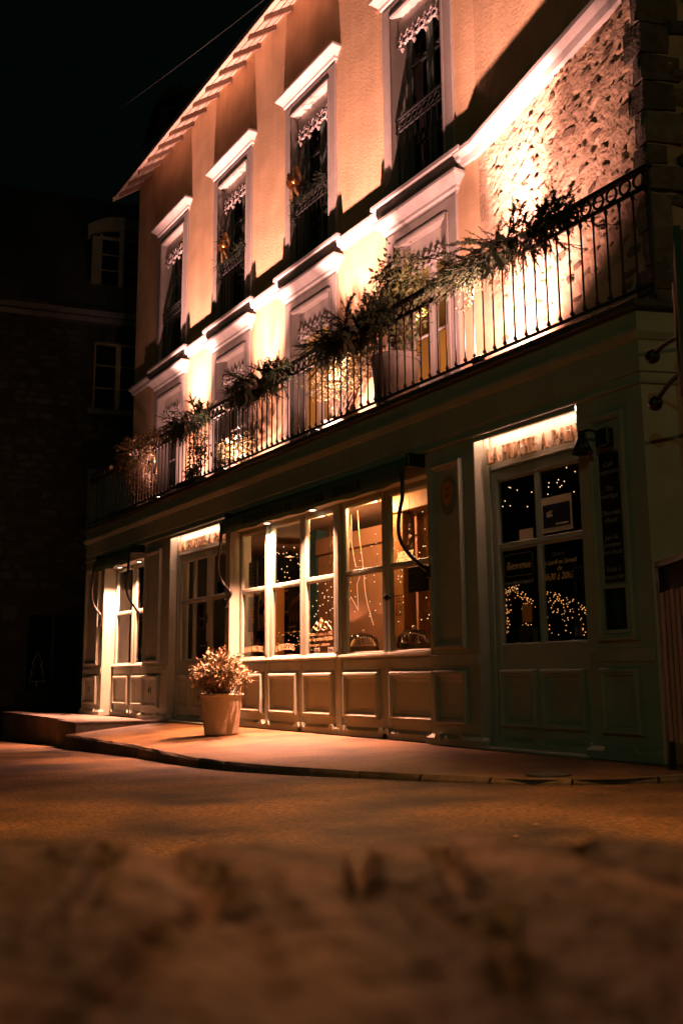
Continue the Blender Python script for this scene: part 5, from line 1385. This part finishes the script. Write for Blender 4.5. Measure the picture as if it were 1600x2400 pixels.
# ------------------------------------------------------------------ neighbour house at the left
ND = Vector((.216, .976, 0)).normalized(); NN = Vector((ND.y, -ND.x, 0)); N0 = Vector((-20, 0, 0))
nx = Matrix(((ND.x, -NN.x, 0, N0.x), (ND.y, -NN.y, 0, N0.y), (0, 0, 1, 0), (0, 0, 0, 1)))   # local x along wall, local y into the house
nh = thing('neighbour_house', 'dark rubble stone house with dormers standing beyond the left end of the bakery', 'house', (-20, 0, -.6))
def NM():
    m = MB(); m.X = nx; return m
m = NM()
ops = [(.70, 1.76, 6.40, 7.95), (.66, 1.76, 3.74, 5.10), (-.52, .72, -.0, 2.05)]
xs_ = sorted({-9.0, 7.0, *[o[0] for o in ops], *[o[1] for o in ops]}); zs_ = sorted({-1.0, 8.3, *[o[2] for o in ops], *[o[3] for o in ops]})
for i in range(len(xs_) - 1):
    for j in range(len(zs_) - 1):
        cx, cz = (xs_[i] + xs_[i + 1]) / 2, (zs_[j] + zs_[j + 1]) / 2
        if any(o[0] < cx < o[1] and o[2] < cz < o[3] for o in ops): continue
        m.face([(xs_[i], 0, zs_[j]), (xs_[i + 1], 0, zs_[j]), (xs_[i + 1], 0, zs_[j + 1]), (xs_[i], 0, zs_[j + 1])])
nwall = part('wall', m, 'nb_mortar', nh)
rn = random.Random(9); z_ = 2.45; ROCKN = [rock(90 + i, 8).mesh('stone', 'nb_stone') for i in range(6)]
NROT = math.atan2(ND.y, ND.x)
cnt = 0
while z_ < 8.1:
    h_ = rn.uniform(.13, .22); x = -1.9
    while x < 1.75:
        w_ = rn.uniform(.18, .46)
        if not any(o[0] - .1 - w_ < x < o[1] + .1 and o[2] - .12 < z_ + h_ / 2 < o[3] + .2 for o in ops):
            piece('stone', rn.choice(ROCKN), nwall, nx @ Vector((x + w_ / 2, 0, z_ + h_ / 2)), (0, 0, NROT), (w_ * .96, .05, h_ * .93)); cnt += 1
        x += w_
    z_ += h_
for k in range(5):       # dressed blocks beside the shop window
    piece('stone', ROCKN[k], nwall, nx @ Vector((-.78 + .06 * (k % 2), -.002, .25 + .42 * k)), (0, 0, NROT), (.42 - .1 * (k % 2), .05, .38))
m = NM(); m.box(-9, 7, -.16, .1, 8.3, 8.42); m.box(-9, 7, -.24, -.12, 8.43, 8.55); part('gutter', m, 'zinc', nh)
m = NM(); m.face([(-9, -.2, 8.5), (7, -.2, 8.5), (7, 2.6, 12.6), (-9, 2.6, 12.6)]); m.face([(-9, 2.6, 12.6), (7, 2.6, 12.6), (7, 7.5, 15.0), (-9, 7.5, 15.0)]); nroof = part('roof', m, 'slate', nh)
m = NM(); m.box(-1.6, 2, -.05, .02, 2.2, 2.42); part('band', m, 'nb_mortar', nh)
def nwin(x0, x1, z0, z1, rows_, fm, y=.12, cols=2, name='window'):
    m = NM(); t_ = .05
    m.box(x0, x0 + t_, y, y + .06, z0, z1); m.box(x1 - t_, x1, y, y + .06, z0, z1); m.box(x0 + t_, x1 - t_, y, y + .06, z1 - t_, z1); m.box(x0 + t_, x1 - t_, y, y + .06, z0, z0 + t_)
    xm = (x0 + x1) / 2
    m.box(xm - .055, xm + .055, y - .01, y + .05, z0 + t_, z1 - t_)
    for k in range(1, rows_):
        zc = z0 + (z1 - z0) * k / rows_
        m.box(x0 + t_, xm - .055, y + .005, y + .045, zc - .014, zc + .014); m.box(xm + .055, x1 - t_, y + .005, y + .045, zc - .014, zc + .014)
    w = part(name, m, fm, nh)
    for k in range(rows_):
        za = z0 + (z1 - z0) * k / rows_; zc = z0 + (z1 - z0) * (k + 1) / rows_
        for u, v in ((x0 + t_, xm - .055), (xm + .055, x1 - t_)):
            p = NM(); p.face([(u, y + .03, max(za, z0 + t_)), (v, y + .03, max(za, z0 + t_)), (v, y + .03, min(zc, z1 - t_)), (u, y + .03, min(zc, z1 - t_))]); part('pane', p, 'glass_dark', w)
    p = NM(); p.box(x0 - .1, x1 + .1, -.08, .14, z0 - .12, z0 - .001); part('sill', p, 'nb_trim', w)
    p = NM(); p.face([(x0, 0, z0), (x0, y, z0), (x0, y, z1), (x0, 0, z1)]); p.face([(x1, 0, z0), (x1, y, z0), (x1, y, z1), (x1, 0, z1)]); p.face([(x0, 0, z1), (x1, 0, z1), (x1, y, z1), (x0, y, z1)]); part('reveal', p, 'nb_trim', w)
    return w
nwin(.70, 1.76, 6.40, 7.95, 3, 'nb_frame'); nlw = nwin(.66, 1.76, 3.74, 5.10, 3, 'nb_frame')
bl = NM(); bl.box(.70, 1.72, .17, .18, 3.78, 5.06); part('blind', bl, 'pale_blind', nlw)
m = NM(); m.box(-2.5, 3, .5, .6, -.9, 8.2); part('inner_wall', m, 'room_dark', nh)
# dormers
def dormer(x0, x1, z0, z1, y, arch):
    m = NM(); xm = (x0 + x1) / 2; w = (x1 - x0) / 2
    m.box(x0, x0 + .18, y, y + .22, z0, z1); m.box(x1 - .18, x1, y, y + .22, z0, z1)
    m.box(x0 + .02, x0 + .04, y + .22, y + 2.4, z0, z1); m.box(x1 - .04, x1 - .02, y + .22, y + 2.4, z0, z1)
    n = 12; top = []; bot = []
    for k in range(n + 1):
        u = -1 + 2 * k / n; hz = arch * (1 - u * u) if arch > 0 else .5 * (1 - abs(u))
        top.append((xm + u * (w + .12), z1 + .22 + hz)); bot.append((xm + u * (w + .10), z1 + hz * .85))
    for k in range(n): m.prism([bot[k], bot[k + 1], top[k + 1], top[k]], y - .06, y + .3)
    d = part('dormer', m, 'nb_trim', nh)
    m = NM()
    for k in range(n): m.face([(top[k][0], y + .28, top[k][1]), (top[k + 1][0], y + .28, top[k + 1][1]), (top[k + 1][0], y + 2.6, top[k + 1][1]), (top[k][0], y + 2.6, top[k][1])])
    part('dormer_roof', m, 'slate', d)
    m = NM(); u0, u1 = x0 + .18, x1 - .18
    m.box(u0, u0 + .05, y + .08, y + .13, z0, z1 + arch * .4); m.box(u1 - .05, u1, y + .08, y + .13, z0, z1 + arch * .4); m.box(xm - .07, xm + .07, y + .07, y + .13, z0, z1 + arch * .8)
    for k in range(0, 4):
        zc = z0 + (z1 - z0) * k / 3
        m.box(u0 + .05, xm - .07, y + .085, y + .125, zc - .014, zc + .014 + (.05 if k == 3 else 0)); m.box(xm + .07, u1 - .05, y + .085, y + .125, zc - .014, zc + .014 + (.05 if k == 3 else 0))
    part('dormer_frame', m, 'nb_trim', d)
    p = NM(); p.face([(u0, y + .11, z0), (u1, y + .11, z0), (u1, y + .11, z1 + arch * .6), (u0, y + .11, z1 + arch * .6)]); part('pane', p, 'glass_dark', d)
    p = NM(); p.box(u0, u1, y + .5, y + .55, z0, z1); part('inner_wall', p, 'room_dark', d)
dormer(.60, 1.95, 9.42, 10.55, .35, .30)
dormer(2.35, 3.3, 14.1, 15.3, 2.2, 0); dormer(3.5, 4.4, 15.6, 16.6, 3.6, 0)
# the neighbour's shop window
m = NM(); m.box(-.52, -.40, .04, .14, 0, 2.05); m.box(.60, .72, .04, .14, 0, 2.05); m.box(-.40, .60, .04, .14, 1.93, 2.05); m.box(-.40, .60, .04, .14, 0, .42); m.box(.06, .12, .04, .14, .42, 1.93)
nsw = part('shop_window', m, 'nb_mortar', nh)
for u, v in ((-.40, .06), (.12, .60)):
    p = NM(); p.face([(u, .10, .42), (v, .10, .42), (v, .10, 1.93), (u, .10, 1.93)]); part('pane', p, 'glass_dark', nsw)
tr = NM(); tp = [(0, 0), (0, .10), (-.16, .10), (-.09, .26), (-.13, .26), (-.06, .42), (-.10, .42), (0, .66), (.10, .42), (.06, .42), (.13, .26), (.09, .26), (.16, .10), (0.0, .10)]
tr.tube([(-.19 + x, .09, .47 + z * 1.1) for x, z in tp], .008, 4); part('tree_drawing', tr, 'white_print', nsw)
tb = thing('shop_candles', 'faint lights low in the dark shop window of the stone house at the left', 'lights', nx @ Vector((.35, .25, .5)))
b = NM()
for k in range(26): b.sphere((rn.uniform(.14, .58), .25, rn.uniform(.46, .66)), .005, 5, 3)
for k in range(5): b.sphere((rn.uniform(-.35, .0), .25, rn.uniform(1.4, 1.55)), .006, 5, 3)
part('bulbs', b, 'dim_print', tb, kind='stuff')
# overhead cable
cb_ = MB(); A = Vector((-27.0, 0, 14.75)); B = Vector((-10.3, .27, 10.2)); pts = []
for k in range(25):
    u = k / 24; p = A.lerp(B, u); p.z -= .35 * 4 * u * (1 - u) * .6; pts.append(p)
cb_.tube(pts, .007, 5)
solo('overhead_cable', cb_, 'iron', 'thin cable crossing the night sky up to the eaves', 'cable', A)

# ------------------------------------------------------------------ street lamp hung over the road, above the view
LP = Vector((-3.2, -3.75, 6.3))
sl = thing('street_lamp', 'hooded street lamp hanging on a cable over the road', 'street lamp', LP)
m = MB(); m.lathe([(.24, -.20), (.22, -.06), (.09, .02), (.03, .10), (.025, .10), (.08, .01), (.21, -.07), (.23, -.20)], LP, 20, cap=False); part('hood', m, 'iron', sl)
m = MB(); m.sphere(LP + Vector((0, 0, -.06)), .07, 12, 8); part('bulb', m, 'streetbulb', sl)
for e_ in ((7.0, -1.5, 7.2), (-9.0, -14.0, 7.6)):
    m = MB(); m.tube([LP + Vector((0, 0, .1)), Vector(e_)], .008, 5); part('span_cable', m, 'iron', sl)
lamp('street_light', 'SPOT', LP + Vector((0, 0, -.14)), STREET, (1.0, .40, .10), sl, .07, LP + Vector((0, -.35, -6)), math.radians(72), .8)

SL2 = Vector((6.5, 3.2, 6.0))
sl = thing('street_lamp', 'black street lamp post further up the side street', 'street lamp', (SL2.x, SL2.y, road_z(SL2.x)))
m = MB(); m.lathe([(.14, 0), (.14, .1), (.08, .2), (.05, 1.0), (.04, 5.5), (.06, 5.55), (.02, 5.6)], (SL2.x, SL2.y, road_z(SL2.x)), 12); part('post', m, 'iron', sl)
m = MB(); m.lathe([(.10, 5.55), (.16, 5.9), (.2, 5.9), (.08, 6.1), (.01, 6.15)], (SL2.x, SL2.y, road_z(SL2.x)), 10); part('lantern', m, 'glass', sl)
m = MB(); m.sphere((SL2.x, SL2.y, 5.95), .05, 10, 6); part('bulb', m, 'streetbulb', sl)
lamp('street_light', 'POINT', (SL2.x, SL2.y, 5.95), 420.0, (1.0, .45, .13), sl, .08)

SL3 = Vector((8.5, -16.0, 7.5))  # unseen fill lamp, added to lift the dark shopfront with green light
sl = thing('street_lamp', 'added greenish fill lamp on a tall post, unseen behind the viewpoint', 'street lamp', (SL3.x, SL3.y, road_z(SL3.x)))
m = MB(); m.lathe([(.14, 0), (.14, .1), (.08, .2), (.05, 1.0), (.04, 6.55), (.06, 6.6), (.02, 6.62)], (SL3.x, SL3.y, road_z(SL3.x)), 12); part('post', m, 'iron', sl)
m = MB(); m.lathe([(.10, 6.62), (.16, 6.95), (.2, 6.95), (.08, 7.12), (.01, 7.15)], (SL3.x, SL3.y, road_z(SL3.x)), 10); part('lantern', m, 'glass', sl)
m = MB(); m.sphere(SL3, .05, 10, 6); part('bulb', m, 'green_fill_bulb', sl)
lamp('street_light', 'POINT', SL3, GREEN_FILL, (.68, 1.0, .52), sl, .08)

# ------------------------------------------------------------------ foreground stone
fs = MB(); FH = Vector((-.84307, .5378, 0)); RH = Vector((.53664, .84381, 0))
CR = [((-.640, -5.184), (-.470, -5.285), .006, .022), ((-.597, -5.139), (-.430, -5.245), .006, .022), ((-.585, -5.325), (-.470, -5.392), .005, .014), ((-.690, -5.358), (-.520, -5.44), .007, .018), ((-.468, -5.408), (-.350, -5.495), .008, .018), ((-.536, -5.055), (-.455, -5.108), .006, .02), ((-.40, -5.25), (-.300, -5.33), .006, .014), ((-.56, -5.235), (-.46, -5.30), .004, .012)]
def seg_d(p, a, b):
    a = Vector((*a, 0)); b = Vector((*b, 0)); t = max(0, min(1, (p - a).dot(b - a) / (b - a).length_squared)); return (p - (a + (b - a) * t)).length
def top_z(p):
    q = Vector((p.x - CAM.x, p.y - CAM.y, 0)); a_ = q.dot(RH); d_ = q.dot(FH)
    n1 = mnoise.noise((p.x * 5, p.y * 5, 2.0)); n2 = mnoise.noise((a_ * 17 + d_ * 5, d_ * 4.5, 5.0)); n3 = mnoise.noise((p.x * 38, p.y * 38, 9.0))
    z = .500 + .005 * n1 + .006 * n2 + .003 * n3
    if n2 < -.25: z -= (-.25 - n2) * .018
    for a, b, w, dp in CR:
        d = seg_d(Vector((p.x, p.y, 0)), a, b)
        if d < w * 1.6: z -= dp * (1 - d / (w * 1.6)) ** .7
    return z
NA_, ND_ = 330, 170; gg = []
for i in range(NA_ + 1):
    a = -.85 + 1.7 * i / NA_; col_ = []
    fe = .765 + .006 * math.sin(a * 9) + .008 * mnoise.noise((a * 6, 0, 0)) - .35 * max(0, a - .23) ** 1.0 - .10 * max(0, -a - .35)
    for j in range(ND_ + 1):
        u = j / ND_; d = -.25 + (fe + .25) * (1 - (1 - u) ** 1.25)
        p = Vector((CAM.x, CAM.y, 0)) + FH * d + RH * a; z = top_z(p)
        ed = (fe - d)
        if ed < .03: z -= (.03 - ed) ** 2 * 22
        col_.append(fs.v((p.x, p.y, z)))
    p = Vector((CAM.x, CAM.y, 0)) + FH * (fe + .012) + RH * a
    col_.append(fs.v((p.x, p.y, .44))); col_.append(fs.v((p.x - .004, p.y, .2))); col_.append(fs.v((p.x, p.y, -.05)))
    gg.append(col_)
for i in range(NA_):
    for j in range(len(gg[0]) - 1): fs.F.append([gg[i][j], gg[i + 1][j], gg[i + 1][j + 1], gg[i][j + 1]])
for e_ in (gg[0], gg[-1]):
    base_ = [fs.v((fs.V[k].x, fs.V[k].y, -.05)) for k in (e_[0], e_[ND_])]
    fs.F.append([base_[0]] + e_[:ND_ + 1] + [base_[1]])
bk = [g_[0] for g_ in gg]; b0 = fs.v((fs.V[bk[0]].x, fs.V[bk[0]].y, -.05)); b1 = fs.v((fs.V[bk[-1]].x, fs.V[bk[-1]].y, -.05)); fs.F.append([b0] + bk + [b1])
solo('stone_wall_top', fs, 'fore_stone', 'rough pitted stone top of a low wall close in the foreground', 'wall', (CAM.x, CAM.y, .0), smooth=True)

# a few fallen leaves on the road
lr = random.Random(15)
for k, (x, y) in enumerate(((-3.95, -1.35), (-4.4, -1.5), (-4.0, -1.1), (-3.2, -2.6), (-3.0, -2.9))):
    m = MB(); a = lr.uniform(0, 6.28); z0 = road_z(x) + .003; d = Vector((math.cos(a), math.sin(a), 0)) * .035; u = Vector((-math.sin(a), math.cos(a), 0)) * .018
    p = Vector((x, y, z0)); m.face([p, p + d * .5 + u + Vector((0, 0, .008)), p + d + Vector((0, 0, .004)), p + d * .5 - u + Vector((0, 0, .006))])
    solo('fallen_leaf', m, 'leaf_dry', 'small dry leaf lying on the road near the kerb', 'leaf', p, 'fallen leaves on the road')
